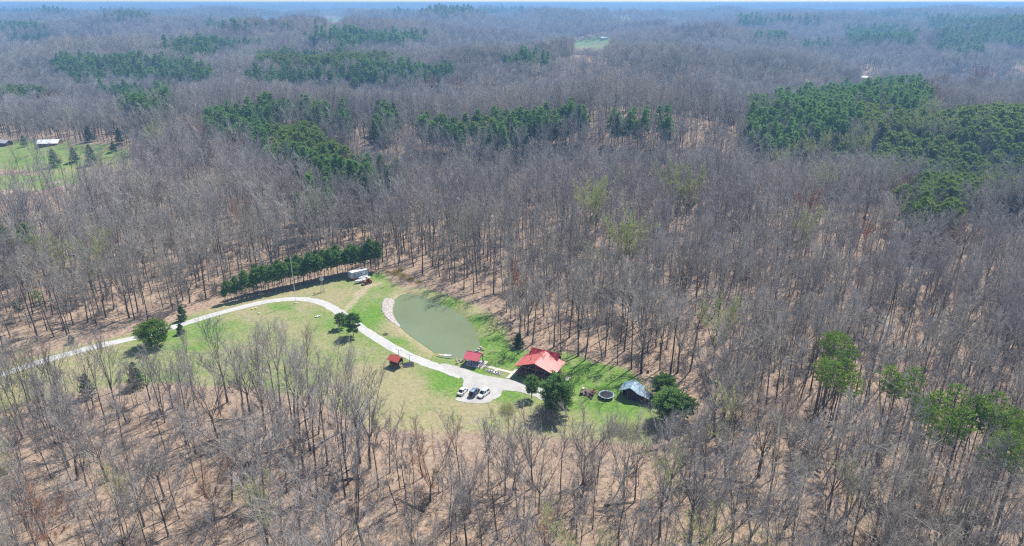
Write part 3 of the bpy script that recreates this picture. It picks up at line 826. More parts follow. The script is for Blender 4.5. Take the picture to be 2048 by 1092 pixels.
ROOM = np.array([p[:2] for p in BUD_P + RUST_P])
def clear_of_buds(x, y, r=5.5):
    ok = np.ones(x.shape, bool)
    for p in ROOM: ok &= np.hypot(x - p[0], (y - p[1] + 2.5) / 1.5) > r
    return ok
nt_dist = lambda x, y: polydist(NOTREE, x, y)
# A: 45..620 m
X, Y = jittered(-560, 560, 45, 640, 5.35, .80, 21)
dens = 0.5 + 0.9 * perlin(X / 28, Y / 28, 12)      # groves and gaps
X0, Y0 = X, Y
rg = np.random.default_rng(3)
keep = wedge(X, Y) & (rg.random(X.shape) < np.clip(dens + .42, .3, 1))
X, Y = X[keep], Y[keep]
nearclear = (np.abs(X) < 260) & (Y < 300)
k = np.ones(X.shape, bool); k[nearclear] = nt_dist(X[nearclear], Y[nearclear]) < -0.5
X, Y = X[k], Y[k]
Z = height(X, Y)
k = clear_of_fields(X, Y, Z) & clear_of_buds(X, Y); X, Y, Z = X[k], Y[k], Z[k]
kind, dn, PXc, PYc = stand_of(X, Y, Z)
r_ = rg.random(X.shape)
is_pine = (kind >= 0) & (r_ < dn)
hx, hy, hz_ = land(376, 418)
hut_gap = np.hypot(X - hx, (Y - hy) / 1.6) > 9
is_bare = ~is_pine & hut_gap
BX, BY, BZ = X[is_bare], Y[is_bare], Z[is_bare]
VX, VY, VZ, VK = X[is_pine], Y[is_pine], Z[is_pine], kind[is_pine]
# stands of pine are closer set: add extra pines there
X2, Y2 = jittered(-620, 620, 250, 640, 5.2, .8, 22)
k = wedge(X2, Y2); X2, Y2 = X2[k], Y2[k]; Z2 = height(X2, Y2); kd, d2, _, _ = stand_of(X2, Y2, Z2); k = (kd >= 0) & (np.random.default_rng(4).random(X2.shape) < d2 * .95) & clear_of_fields(X2, Y2, Z2) & clear_of_buds(X2, Y2)
VX = np.concatenate([VX, X2[k]]); VY = np.concatenate([VY, Y2[k]]); VZ = np.concatenate([VZ, Z2[k]]); VK = np.concatenate([VK, kd[k]])

# hand-placed trees round the clearing: their exact trunks in the photograph
FRONT = [(740, 936, 1, .95), (920, 960, 4, .92), (1014, 955, 0, .92), (1065, 975, 6, 1.0), (1165, 968, 1, 1.0), (1195, 955, 6, .85), (845, 955, 0, .85), (690, 905, 4, .95), (655, 930, 2, .9), (1245, 965, 5, .9), (590, 905, 2, .95), (975, 985, 7, 1.0), (1120, 1000, 2, .9),
         (118, 790, 3, .85), (224, 785, 2, .95), (390, 800, 4, .95), (455, 805, 0, 1.0), (560, 815, 4, .95), (620, 835, 4, 1.0), (300, 800, 6, .8), (60, 800, 1, .8), (500, 830, 3, .9), (345, 815, 6, .8),
         (987, 587, 2, .95), (865, 533, 2, 1.0), (910, 566, 0, .9), (935, 555, 2, .95), (960, 578, 7, 1.0), (827, 533, 0, .9), (845, 548, 2, .9), (775, 520, 1, .85), (800, 525, 2, .9), (1065, 688, 2, .85), (1108, 694, 0, .85), (1122, 708, 7, 1.1), (1156, 712, 2, .9), (1170, 720, 0, .9),
         (1263, 738, 2, .95), (1282, 746, 1, 1.0), (1205, 722, 5, .9), (1235, 730, 7, 1.0), (1340, 755, 2, 1.0), (1355, 745, 1, .9), (1380, 742, 2, 1.0), (1013, 625, 3, .6), (1030, 640, 6, .6), (1020, 662, 7, .8), (1050, 660, 6, .6)]
q_ = BX / BY
sx_, sy_ = flat(1338, 880); k = np.hypot(BX - sx_, BY - sy_) > 9; BX, BY, BZ = BX[k], BY[k], BZ[k]; q_ = BX / BY
k = ~((q_ > -.54) & (q_ < -.22) & (BY < 185) & (np.random.default_rng(8).random(len(BX)) < .28)); BX, BY, BZ = BX[k], BY[k], BZ[k]
f_xy = [(*flat(a, b), c, d) for a, b, c, d in FRONT]
for (x, y, _, _) in f_xy:
    k = np.hypot(BX - x, BY - y) > 3.0; BX, BY, BZ = BX[k], BY[k], BZ[k]
# keep the wooded strips free where the tall green pines stand
TALL = [(1660, 675), (1690, 688), (1652, 702), (1695, 722), (1668, 738), (1708, 748), (1800, 745), (1828, 762), (1850, 786), (1880, 800), (1915, 786), (1935, 808), (1958, 800), (1985, 820), (2012, 832), (2040, 850), (2020, 882), (1990, 870), (1900, 838), (1862, 830), (2036, 800),
        (1996, 795), (2060, 830), (1785, 740), (1866, 786), (1925, 835), (1972, 806), (2004, 858), (2044, 895), (1676, 664), (1700, 706), (1656, 722), (2052, 862)]
t_xy = []
for (px, py) in TALL:
    x, y, z = land(px, py, 23); t_xy.append((x, y, z))
    k = np.hypot(BX - x, BY - y) > 3.2; BX, BY, BZ = BX[k], BY[k], BZ[k]

def seg_words(px, py, w=2048, h=1092):
    cols = ['far left', 'left', 'left of centre', 'centre', 'right of centre', 'right', 'far right']
    c = cols[int(min(6, max(0, px / w * 7)))]
    return c

# individuals: the 300 bare trees nearest the camera that stand in the frame
allx = np.concatenate([np.array([a[0] for a in f_xy]), BX]); ally = np.concatenate([np.array([a[1] for a in f_xy]), BY]); allz = height(allx, ally)
nf = len(f_xy)
pbx, pby = project(allx, ally, allz); ptx, pty = project(allx, ally, allz + 24)
vis = (np.maximum(pbx, ptx) > -10) & (np.minimum(pbx, ptx) < 2058) & (pty < 1085)
depth = ally * CP - (allz - CAMZ) * SP
order = np.argsort(np.where(vis, depth, 1e9))
chosen = list(range(nf)) + [i for i in order if i >= nf][:300 - nf]
chosen_set = set(chosen)
rr = random.Random(9)
hue_words = {'twigs': 'grey', 'rusty_twigs': 'rusty', 'budding_leaves': 'yellow-green budding'}
def hrange(x, y):
    if y > 175: return (17, 26)
    q = x / y
    if q < -.52: return (15, 21)
    if q < -.24: return (20, 27)
    if q < .26: return (15, 20)
    return (17, 26)
rusty_m = [recolour(p[1], 'rusty_twigs') for p in near_parts]
bud_m = [recolour(p[1], 'budding_leaves') for p in near_parts]
def leafy(seed, mat, H, **kw):
    tr, br, tw = bare_tree(seed, H=H, ntw=20, tww=.12, twl=.75, **kw); return tr.mesh('trunk', 'bark'), finish_crown('crown', br, tw, mat)
LEAFY = {m: [leafy(700, m, 24, cb=.34, lead=6, open_=.5, nsec=9), leafy(701, m, 22, cb=.3, lead=6, open_=.42, nsec=8), leafy(702, m, 25, cb=.4, lead=5, open_=.55, nsec=9)] for m in ('budding_leaves', 'rusty_twigs')}
RUSTY_AT = [(720, 930), (360, 850), (985, 840), (1090, 960), (860, 800), (60, 920)]
seen = {}
pending = []
def row_word(d):
    return 'along the bottom edge' if d < 0 else ''
for i in chosen:
    x, y, z = float(allx[i]), float(ally[i]), float(allz[i])
    if i < nf: kd_ = f_xy[i][2]; sc_ = f_xy[i][3] * (1 if y > 172 else (hrange(x, y)[1] - .5) / BARE_KINDS[kd_][1]['H'])
    else: kd_ = rr.choice([0, 1, 2, 3, 3, 4, 5, 5, 6, 7, 7]); H0 = BARE_KINDS[kd_][1]['H']; sc_ = rr.uniform(*hrange(x, y)) / H0
    px, py = float(pbx[i]), float(pby[i]); tx_, ty_ = float(ptx[i]), float(pty[i])
    kind_m = 'twigs'
    mx_, my_ = (px + tx_) / 2, (py + ty_) / 2
    for (ax, ay) in RUSTY_AT:
        if math.hypot(tx_ - ax, ty_ - ay) < 32: kind_m = 'rusty_twigs'
    if kind_m == 'twigs' and rr.random() < .035: kind_m = 'budding_leaves'
    if y > 165 or i < nf and py < 780: where = 'behind the ' + ('cabin' if px > 1010 and px < 1190 else 'pond' if 780 <= px <= 1010 else 'drive' if px < 780 else 'tarp-roofed shed')
    elif py < 960 and 690 < px < 1340: where = 'below the parked cars'
    elif py < 880: where = 'just below the long drive' if px < 700 else 'right of the shed'
    elif py < 1040: where = 'in mid slope'
    elif py < 1200: where = 'in the nearest rows'
    else: where = 'at the bottom edge'
    size = 'tall' if BARE_KINDS[kd_][1]['H'] * sc_ > 24.5 else 'mid-sized' if BARE_KINDS[kd_][1]['H'] * sc_ > 19 else 'small'
    pending.append((x, y, z, kd_, sc_, kind_m, size, where, seg_words(mx_, my_), rr.uniform(0, 6.28), mx_))
ORD = ['first', 'second', 'third', 'fourth', 'fifth', 'sixth', 'seventh', 'eighth', 'ninth', 'tenth', 'eleventh', 'twelfth', 'thirteenth', 'fourteenth', 'fifteenth', 'sixteenth', 'seventeenth', 'eighteenth', 'nineteenth', 'twentieth']
def counted(k, n):
    if n == 1: return 'the only one'
    if k <= (n - 1) / 2: return (ORD[k] + ' from left') if k else 'leftmost'
    return (ORD[n - 1 - k] + ' from right') if n - 1 - k else 'rightmost'
bycell = {}
for q in pending: bycell.setdefault((q[5], q[3], q[7]), []).append(q)
for key, lst in bycell.items():
    lst.sort(key=lambda q: q[10])
    for n_, q in enumerate(lst):
        x, y, z, kd_, sc_, kind_m, size, where, seg, rz, _ = q
        lab = '%s tree with %s %s, %s' % (hue_words[kind_m], BARE_KINDS[kd_][0], where, counted(n_, len(lst)))
        t = thing('bare_tree', lab, 'tree', (x, y, z - .1), rz, 'leafless trees of the near wood')
        t.scale = (sc_ * rr.uniform(.95, 1.3), sc_ * rr.uniform(.95, 1.3), sc_); t.rotation_euler = (rr.gauss(0, .045), rr.gauss(0, .045), rz)
        cm = near_parts[kd_][1] if kind_m == 'twigs' else rusty_m[kd_] if kind_m == 'rusty_twigs' else bud_m[kd_]
        link('trunk', near_parts[kd_][0], t); link('crown', cm, t)
rest = np.array([i for i in range(len(allx)) if i not in chosen_set])

# ---- geometry nodes scatter: many copies as one object
def scatter_tree():
    ng = bpy.data.node_groups.new('scatter', 'GeometryNodeTree'); return ng
def scatter(name, groups, label=None):
    """groups: list of (points Nx3, rz, scale, kind index, collection) -> ONE object"""
    P = np.concatenate([g[0] for g in groups]); n = len(P)
    me = bpy.data.meshes.new(name); me.vertices.add(n); me.vertices.foreach_set('co', P.astype(np.float32).ravel())
    def attr(nm, typ, data):
        a = me.attributes.new(nm, typ, 'POINT'); a.data.foreach_set('value', data)
    attr('turn', 'FLOAT', np.concatenate([g[1] for g in groups]).astype(np.float32))
    tl_ = np.random.default_rng(n)
    attr('lean_x', 'FLOAT', (tl_.normal(size=n) * .04).astype(np.float32)); attr('lean_y', 'FLOAT', (tl_.normal(size=n) * .04).astype(np.float32))
    attr('size', 'FLOAT', np.concatenate([g[2] for g in groups]).astype(np.float32))
    attr('pick', 'INT', np.concatenate([g[3] for g in groups]).astype(np.int32))
    attr('band', 'INT', np.concatenate([np.full(len(g[0]), i) for i, g in enumerate(groups)]).astype(np.int32))
    me.update()
    o = struct(name, me, 'stuff')
    ng = bpy.data.node_groups.new(name, 'GeometryNodeTree')
    ng.interface.new_socket('Geometry', in_out='INPUT', socket_type='NodeSocketGeometry'); ng.interface.new_socket('Geometry', in_out='OUTPUT', socket_type='NodeSocketGeometry')
    gi = ng.nodes.new('NodeGroupInput'); go = ng.nodes.new('NodeGroupOutput'); L = ng.links
    def na(nm, typ='FLOAT'):
        a = ng.nodes.new('GeometryNodeInputNamedAttribute'); a.data_type = typ; a.inputs[0].default_value = nm; return a.outputs[0]
    jn = ng.nodes.new('GeometryNodeJoinGeometry')
    cx = ng.nodes.new('ShaderNodeCombineXYZ'); L.new(na('turn'), cx.inputs[2]); L.new(na('lean_x'), cx.inputs[0]); L.new(na('lean_y'), cx.inputs[1])
    for i, g in enumerate(groups):
        ci = ng.nodes.new('GeometryNodeCollectionInfo'); ci.inputs[0].default_value = g[4]; ci.inputs[1].default_value = True; ci.inputs[2].default_value = True
        ip = ng.nodes.new('GeometryNodeInstanceOnPoints'); ip.inputs['Pick Instance'].default_value = True
        cmpn = ng.nodes.new('FunctionNodeCompare'); cmpn.data_type = 'INT'; cmpn.operation = 'EQUAL'
        L.new(na('band', 'INT'), cmpn.inputs[2]); cmpn.inputs[3].default_value = i
        L.new(gi.outputs[0], ip.inputs['Points']); L.new(cmpn.outputs[0], ip.inputs['Selection']); L.new(ci.outputs[0], ip.inputs['Instance'])
        L.new(na('pick', 'INT'), ip.inputs['Instance Index']); L.new(cx.outputs[0], ip.inputs['Rotation']); L.new(na('size'), ip.inputs['Scale'])
        L.new(ip.outputs[0], jn.inputs[0])
    L.new(jn.outputs[0], go.inputs[0])
    md = o.modifiers.new('scatter', 'NODES'); md.node_group = ng
    if label: o['label'] = label
    return o

rg = np.random.default_rng(33)
rx, ry, rz_ = allx[rest], ally[rest], allz[rest]
pick_near = rg.choice([0, 1, 2, 2, 3, 4, 4, 5, 6, 7], len(rx))
isn = ry < 260
g_near = (np.stack([rx, ry, rz_ - .1], 1)[isn], rg.uniform(0, 6.28, isn.sum()), np.array([rg.uniform(*hrange(a_, b_)) / 25.5 for a_, b_ in zip(rx[isn], ry[isn])]), pick_near[isn], src_near)
g_mid = (np.stack([rx, ry, rz_ - .1], 1)[~isn], rg.uniform(0, 6.28, (~isn).sum()), rg.uniform(.66, 1.08, (~isn).sum()), pick_near[~isn], src_mid)
# B: 640..2300 m
def belt(y0, y1, s, seed, half=.84):
    X, Y = jittered(-y1 * half - 60, y1 * half + 60, y0, y1, s, .92, seed); k = wedge(X, Y, half, 60); X, Y = X[k], Y[k]
    Z = height(X, Y); k = clear_of_fields(X, Y, Z, 26 if y1 < 1200 else 34 if y1 < 2400 else 45) & clear_of_buds(X, Y, 7); X, Y, Z = X[k], Y[k], Z[k]
    kd, dn, px, py = stand_of(X, Y, Z, 18); p = (kd >= 0) & (np.random.default_rng(seed + 1).random(X.shape) < dn)
    return X, Y, Z, p, kd, px, py
FG = []; PG = []
BUDS, RUSTS = [], []
for (y0, y1, s, sd, up) in ((640, 1100, 7.2, 50, 1.0), (1100, 2300, 9.5, 52, 1.25), (2300, 4600, 15, 54, 1.7)):
    X, Y, Z, p, kd, px, py = belt(y0, y1, s, sd)
    b = ~p; n = b.sum()
    FG.append((np.stack([X, Y, Z - .3], 1)[b], rg.uniform(0, 6.28, n), rg.uniform(.82, 1.1, n) * up, rg.integers(0, 6, n), src_far))
    n = p.sum(); PG.append((np.stack([X, Y, Z - .3], 1)[p], rg.uniform(0, 6.28, n), rg.uniform(.9, 1.3, n) * up, np.where(kd[p] == 0, rg.integers(0, 4, n), rg.integers(4, 6, n)), src_pine))
# C: beyond: blocks of woodland, a hundred low crowns each
src_block = bpy.data.collections.new('wood_block'); 
def block(seed, mat, n=90, S=150.0):
    rg = np.random.default_rng(seed); V = []; 
    for i in range(n):
        cx_, cy_ = rg.uniform(-S / 2, S / 2, 2); R = rg.uniform(6, 10); H = rg.uniform(16, 25)
        m = 34; u = rg.normal(size=(m, 3)); u[:, 2] = np.abs(u[:, 2]) * .9; u /= np.linalg.norm(u, axis=1, keepdims=True)
        p = u * np.array([R, R, 9]) * rg.uniform(.6, 1, (m, 1)) + np.array([cx_, cy_, H - 8])
        d = u + rg.normal(size=(m, 3)) * .5; d /= np.linalg.norm(d, axis=1, keepdims=True)
        V.append(tri_twigs(p, d, rg.uniform(2.5, 5, m), 2.2, rg))
    V = np.concatenate(V); return np_mesh('wood_block', V, np.arange(len(V)).reshape(-1, 3), [mat])
for i in range(4): source(src_block, 'f%02d' % i, block(500 + i, 'twigs'))
for i in range(2): source(src_block, 'g%02d' % i, block(510 + i, 'forest_needles'))
def blocks(y0, y1, s, up, seed):
    X, Y = jittered(-y1 * .84, y1 * .84, y0, y1, s, 1.0, seed); k = wedge(X, Y, .84, 200); X, Y = X[k], Y[k]; Z = height(X, Y)
    ok = np.ones(X.shape, bool)
    for up_ in (0, 10, 25 * up):
        px, py = project(X, Y, Z + up_)
        for poly in FIELD: ok &= ~inside(poly, px, py)
    X, Y, Z = X[ok], Y[ok], Z[ok]; kd, dn, _, _ = stand_of(X, Y, Z, 18); n = len(X); rg = np.random.default_rng(seed + 3)
    nz = perlin(X / 900, Y / 500, 21)
    p = ((kd >= 0) & (rg.random(n) < dn)) | ((nz > .42) & (rg.random(n) < .5))
    return (np.stack([X, Y, Z - 1], 1), rg.uniform(0, 6.28, n), np.full(n, up), np.where(p, rg.integers(4, 6, n), rg.integers(0, 4, n)), src_block)
FG.append(blocks(4600, 9000, 120, 1.0, 60)); FG.append(blocks(9000, 24000, 210, 1.5, 62))
scatter('bare_woodland', [g_near, g_mid] + FG, 'leafless grey woodland covering the hills to the horizon')

# pines in the stands: 300 nearest as trees of their own, the others as one mass
vpx, vpy = project(VX, VY, VZ + 18); vvis = (vpx > -10) & (vpx < 2058)
vo = np.argsort(np.where(vvis, np.hypot(VX, VY), 1e9))
N_IND = 280
def stand_words(px, py):
    if py > 400: return 'at left edge above the drive'
    if px < 560: return 'in the left green stand'
    if px < 815: return 'in the pine block left of centre'
    if px < 1100: return 'in the long strip behind bare wood'
    if px < 1400: return 'in the thin end of the strip'
    if px < 1600: return 'at the point of the right pinewood'
    return 'in the right-edge pinewood'
cells = {}
for i in vo[:N_IND]:
    k = int(VK[i]); v = rr.randrange(4 if k == 0 else 3); s_ = rr.uniform(.8, 1.12)
    px, py = float(vpx[i]), float(vpy[i]); w_ = ('blue-green' if k == 0 else 'olive', stand_words(px, py))
    cells.setdefault(w_, []).append((px, py, float(VX[i]), float(VY[i]), float(VZ[i]), k, v, s_))
joined_pine = {(k, v): joined('pine', s[v][2], s[v][1], 'bark', mt) for k, s, mt in ((0, WHITE_PINE, 'forest_needles'), (1, OLIVE_PINE, 'olive_needles')) for v in range(len(s))}
RANKS = ['backmost', 'second', 'third', 'middle', 'fifth', 'sixth', 'frontmost']
for w_, lst in cells.items():
    lst.sort(key=lambda q: q[1]); nr = min(7, max(1, len(lst) // 9)); size_ = -(-len(lst) // nr)
    for r0_ in range(nr):
        row = sorted(lst[r0_ * size_:(r0_ + 1) * size_])
        rk = {1: [''], 2: ['back ', 'front '], 3: ['back ', 'middle ', 'front ']}.get(nr, ['backmost ', 'second ', 'third ', 'fourth ', 'fifth ', 'sixth ', 'seventh '])[r0_]
        for j, (px, py, x, y, z, k, v, s_) in enumerate(row):
            o = link('pine_tree', joined_pine[(k, v)], None, (x, y, z - .2)); o.rotation_euler = (0, 0, rr.uniform(0, 6.28)); o.scale = (s_, s_, s_)
            tag(o, '%s pine, %s %s, %srank' % (w_[0], counted(j, len(row)), w_[1], rk), 'tree', 'pines of the distant stands')
ot = vo[N_IND:]
n = len(ot)
PG.insert(0, (np.stack([VX, VY, VZ - .2], 1)[ot], rg.uniform(0, 6.28, n), rg.uniform(.8, 1.12, n), np.where(VK[ot] == 0, rg.integers(0, 4, n), rg.integers(4, 6, n)), src_pine))
scatter('pine_woodland', PG, 'dark green pine stands among the bare woods')

def plant(name, kit, label, px=None, py=None, at=None, s=1.0, rz=None, cat='tree', group=None, up=None, sx=1.0):
    if at: x, y, z = at
    elif up is None: x, y = flat(px, py); z = float(height(x, y))
    else: x, y, z = land(px, py, up)
    t = thing(name, label, cat, (x, y, z - .05), rr.uniform(0, 6.28) if rz is None else rz, group); t.scale = (s * sx, s * sx, s)
    link('trunk', kit[0], t); link('crown', kit[1], t); return t
ordn = ['first', 'second', 'third', 'fourth', 'fifth', 'sixth', 'seventh', 'eighth', 'ninth', 'tenth', 'eleventh', 'twelfth', 'thirteenth', 'fourteenth', 'fifteenth', 'sixteenth']
# row of pines behind the drive
rowpx = catmull([(448, 607), (520, 590), (600, 572), (680, 554), (758, 540)], 10)
rowg = [flat(*p) for p in rowpx]
npine = 40
cum = [0]
for a, b in zip(rowg[:-1], rowg[1:]): cum.append(cum[-1] + math.hypot(b[0] - a[0], b[1] - a[1]))
for k in range(npine):
    dist = cum[-1] * k / (npine - 1) ; j = max(i for i in range(len(cum)) if cum[i] <= dist + 1e-6); j = min(j, len(rowg) - 2); f = (dist - cum[j]) / (cum[j + 1] - cum[j])
    x = rowg[j][0] * (1 - f) + rowg[j + 1][0] * f + rr.uniform(-.5, .5); y = rowg[j][1] * (1 - f) + rowg[j + 1][1] * f + rr.uniform(-.5, .5)
    lab = 'dark green pine, %s from the left end of the row behind the drive' % ORD[k] if k < 20 else 'dark green pine, %s from the camper end of the row behind the drive' % ORD[npine - 1 - k]
    s_ = (.6 if k < 1 else .85 if k < 5 else 1.0 + .3 * k / npine) * rr.uniform(.82, 1.12)
    plant('pine_tree', ROW_PINE[k % 4], lab, at=(x, y, float(height(x, y))), s=s_, group='pines planted in a row behind the drive')
    # a second rank thickens the strip
for k in range(28):
    dist = cum[-1] * (k + 2.5) / 31; j = min(max(i for i in range(len(cum)) if cum[i] <= dist + 1e-6), len(rowg) - 2); f = (dist - cum[j]) / (cum[j + 1] - cum[j])
    x = rowg[j][0] * (1 - f) + rowg[j + 1][0] * f - 1.2 + rr.uniform(-.5, .5); y = rowg[j][1] * (1 - f) + rowg[j + 1][1] * f + 3.4 + rr.uniform(-.5, .5)
    lab = 'pine in the back rank, %s from the left end of the row' % ordn[k] if k < 14 else 'pine in the back rank, %s from the camper end of the row' % ordn[27 - k]
    plant('pine_tree', ROW_PINE[(k + 1) % 4], lab, at=(x, y, float(height(x, y))), s=rr.uniform(.95, 1.25) * (.8 if k < 4 else 1), group='pines planted in a row behind the drive')
plant('pine_tree', YARD_PINE[0], 'smaller round pine, left of the pair beside the bend of the drive', 683, 657, s=.84, rz=1)
plant('pine_tree', YARD_PINE[1], 'larger round pine, right of the pair beside the bend of the drive', 707, 673, s=1.14, rz=2)
plant('pine_tree', YARD_PINE[2], 'slim pine standing on the lawn in front of the cabin porch', 1063, 797, s=1.12, rz=3, sx=.72)
plant('pine_tree', BIG_PINE[0], 'big bushy pine covering the right front corner of the cabin', 1113, 828, s=.98, rz=0)
plant('fir_tree', SMALL_FIR[0], 'small dark fir at the wood edge between pond and cabin', 1037, 694, s=1.0)
plant('pine_tree', BIG_PINE[1], 'big pine leaning over the right end of the tarp-roofed shed', 1338, 845, s=.76, rz=4, sx=1.38)
plant('pine_tree', BIG_PINE[0], 'darker pine standing behind the tarp-roofed shed', 1326, 795, s=.6, rz=2.2, sx=1.3)
plant('pine_tree', YARD_PINE[1], 'small pine just right of the big pine by the shed', 1368, 842, s=1.0, rz=.4, sx=1.2)
b_ = conifer_set(475, 'bright_needles', H=8.0, cb=.10, R=4.9, nwh=13, per=9, tuft=60, tl=.6, tw=.11, shape='round', r0=.25)
plant('pine_tree', b_, 'bright green bushy evergreen overhanging the drive at left', 311, 693, s=1.05)
plant('juniper_tree', SMALL_FIR[0], 'narrow dark evergreen above the drive, behind the bright bushy one', 366, 640, s=1.15, sx=.85)
plant('juniper_tree', SMALL_FIR[0], 'small dark evergreen just right of the bright bushy one', 362, 668, s=.8)
plant('fir_tree', SMALL_FIR[0], 'tiny lone fir in the rough grass above the left drive', 144, 688, s=.62)
plant('pine_tree', TALL_PINE[0], 'solitary tall pine in the bare wood above the left drive', 95, 665, s=.62, sx=1.2)
plant('pine_tree', ROW_PINE[1], 'weedy grey-green pine beneath the solitary tall pine at left', 42, 645, s=.7)
plant('juniper_tree', JUNIPER[0], 'dusky juniper among bare trees below the left drive', 275, 775, s=.6)
plant('juniper_tree', JUNIPER[1], 'dusky juniper in the scrub below the far left drive', 178, 795, s=.48)
for k, (x, y, z) in enumerate(t_xy):
    px, py = TALL[k]
    c = 'in the small bright cluster' if px < 1740 else 'in the bright line running to the right edge'
    plant('pine_tree', TALL_PINE[k % 3], 'tall bare-stemmed pine, %s, %s' % (c, counted(sorted([q for q in TALL if (q[0] < 1740) == (px < 1740)]).index((px, py)), sum((q[0] < 1740) == (px < 1740) for q in TALL))), at=(x, y, z), s=rr.uniform(.92, 1.08), group='tall bright pines in the right-hand wood')

# farm evergreens far left
for (px, py, kit, s_, lab) in ((180, 284, JUNIPER[0], .95, 'dark round-topped evergreen at the back of the far-left farm field'), (240, 288, JUNIPER[0], .8, 'slim dark evergreen at the back right of the far-left field'), (112, 335, JUNIPER[1], .85, 'leftmost of three pointed evergreens in front of the white-roofed house'),
                                (150, 325, JUNIPER[0], .8, 'middle of three pointed evergreens in front of the white-roofed house'), (185, 330, JUNIPER[1], .95, 'rightmost of three pointed evergreens in front of the white-roofed house'), (50, 294, JUNIPER[1], .62, 'low dark evergreen just left of the white-roofed house'), (228, 303, JUNIPER[0], .6, 'dark evergreen at the right end of the farm field')):
    x, y, z = land(px, py); plant('juniper_tree', kit, lab, at=(x, y, z), s=s_)
x, y, z = land(76, 307); tkit = near_parts[1]
plant('bare_tree', tkit, 'lone spreading bare tree on the green farm field', at=(x, y, z), s=.95)

# budding and rusty crowns among the grey woods
for lst, mats_, nm, word in ((BUD, bud_m, 'budding_tree', 'yellow-green'), (RUST, rusty_m, 'budding_tree', 'rusty orange')):
    for j, (px, py, s_) in enumerate(lst):
        x, y, z = (BUD_P if lst is BUD else RUST_P)[j]; s_ = s_ * 1.22 * (1.25 if y > 900 else 1)
        w_ = 'in the right-hand hills' if px > 1480 else 'in the middle woods' if px > 780 else 'in the left-hand hills'
        near_w = 'far up near the valley' if py < 215 else 'near the pine stands' if py < 345 else 'above the clearing'
        kd_ = [1, 6, 3][j % 3]
        cell_ = sorted([q[:2] for q in lst if (q[0] > 1480, q[0] > 780, q[1] < 215, q[1] < 345) == (px > 1480, px > 780, py < 215, py < 345)])
        t = thing(nm, '%s crowned tree %s %s, %s' % (word, w_, near_w, counted(cell_.index((px, py)), len(cell_))), 'tree', (x, y, z), rr.uniform(0, 6.28), word + ' crowns among the bare woods')
        t.scale = (s_,) * 3; kit_ = LEAFY['budding_leaves' if lst is BUD else 'rusty_twigs'][j % 3]; link('trunk', kit_[0], t); link('crown', kit_[1], t)
# willow-yellow shrubs above the pond and low shrubs at the lot's edge
def shrub(seed, mat, R=2.0, H=2.4, n=1400):
    rg = np.random.default_rng(seed); tr = MB()
    for k in range(9):
        a = k * 2.4; e = (math.cos(a) * R * .55, math.sin(a) * R * .55, H * .7); tr.tube((0, 0, -.1), e, .05, .02, 4, False)
    u = rg.normal(size=(n, 3)); u[:, 2] = np.abs(u[:, 2]); u /= np.linalg.norm(u, axis=1, keepdims=True)
    p = u * rg.uniform(.35, 1, (n, 1)) * np.array([R, R, H * .85]); d = u * .6 + np.array([0, 0, .8]) + rg.normal(size=(n, 3)) * .4; d /= np.linalg.norm(d, axis=1, keepdims=True)
    return tr.mesh('stem', 'bark'), finish_crown('foliage', MB(), tri_twigs(p, d, rg.uniform(.3, .9, n), .05, rg), mat)
tree_mat('forsythia', [(0.0, (0.42, 0.36, 0.04)), (1.0, (0.58, 0.50, 0.06))], trans=.2)
S1, S2, S3 = shrub(1, 'forsythia', 2.4, 1.8, 900), shrub(2, 'twigs', 2.6, 2.8, 2600), shrub(3, 'budding_leaves', 2.2, 2.2)
def bush(kit, px, py, s_, lab, grp=None, nm='shrub'):
    x, y = flat(px, py); t = thing(nm, lab, 'shrub', (x, y, float(height(x, y))), rr.uniform(0, 6.28), grp); t.scale = (s_,) * 3; link('stem', kit[0], t); link('foliage', kit[1], t)
for k, (px, py, s_) in enumerate([(792, 548, 1.0), (806, 553, .9), (800, 541, .7), (820, 560, .8), (838, 566, .7), (776, 545, .5)]):
    bush(S1, px, py, s_, '%s from the left of the yellow flowering bushes above the pond' % ['second', 'fourth', 'third', 'fifth', 'sixth', 'first'][k], 'yellow flowering bushes above the pond')
bush(S2, 1092, 838, 1.55, 'grey leafless bush in front of the big pine by the cabin')
bush(S2, 1300, 855, .9, 'dark twiggy shrub in the shade of the pine by the shed')
bush(S3, 1235, 862, 1.2, 'left of two pale green shrubs below the trampoline'); bush(S3, 1262, 868, 1.4, 'right of two pale green shrubs below the trampoline')
bush(S3, 1015, 822, 1.1, 'pale green shrub at the lower right corner of the gravel lot')
# understorey scrub in the woods: too many to count
src_scrub = bpy.data.collections.new('scrub')
for i in range(3):
    r_s = shrub(20 + i, 'twigs', 1.6, 2.6, 420); mb_ = MB()
    for k in range(9): a = k * 2.4; mb_.tube((0, 0, -.1), (math.cos(a) * .9, math.sin(a) * .9, 1.9), .04, .02, 3, False)
    source(src_scrub, 'h%02d' % i, joined('scrub', mb_, r_s[1], 'bark', 'twigs'))
X, Y = jittered(-330, 330, 60, 420, 4.6, .6, 71); k = wedge(X, Y, .84, 20); X, Y = X[k], Y[k]
k = (perlin(X / 20, Y / 20, 31) > -.05); X, Y = X[k], Y[k]
k = (nt_dist(X, Y) < -1); X, Y = X[k], Y[k]; Z = height(X, Y); k = clear_of_fields(X, Y, Z); X, Y, Z = X[k], Y[k], Z[k]; n = len(X)
scatter('undergrowth', [(np.stack([X, Y, Z], 1), rg.uniform(0, 6.28, n), rg.uniform(.4, 1.15, n), rg.integers(0, 3, n), src_scrub)])
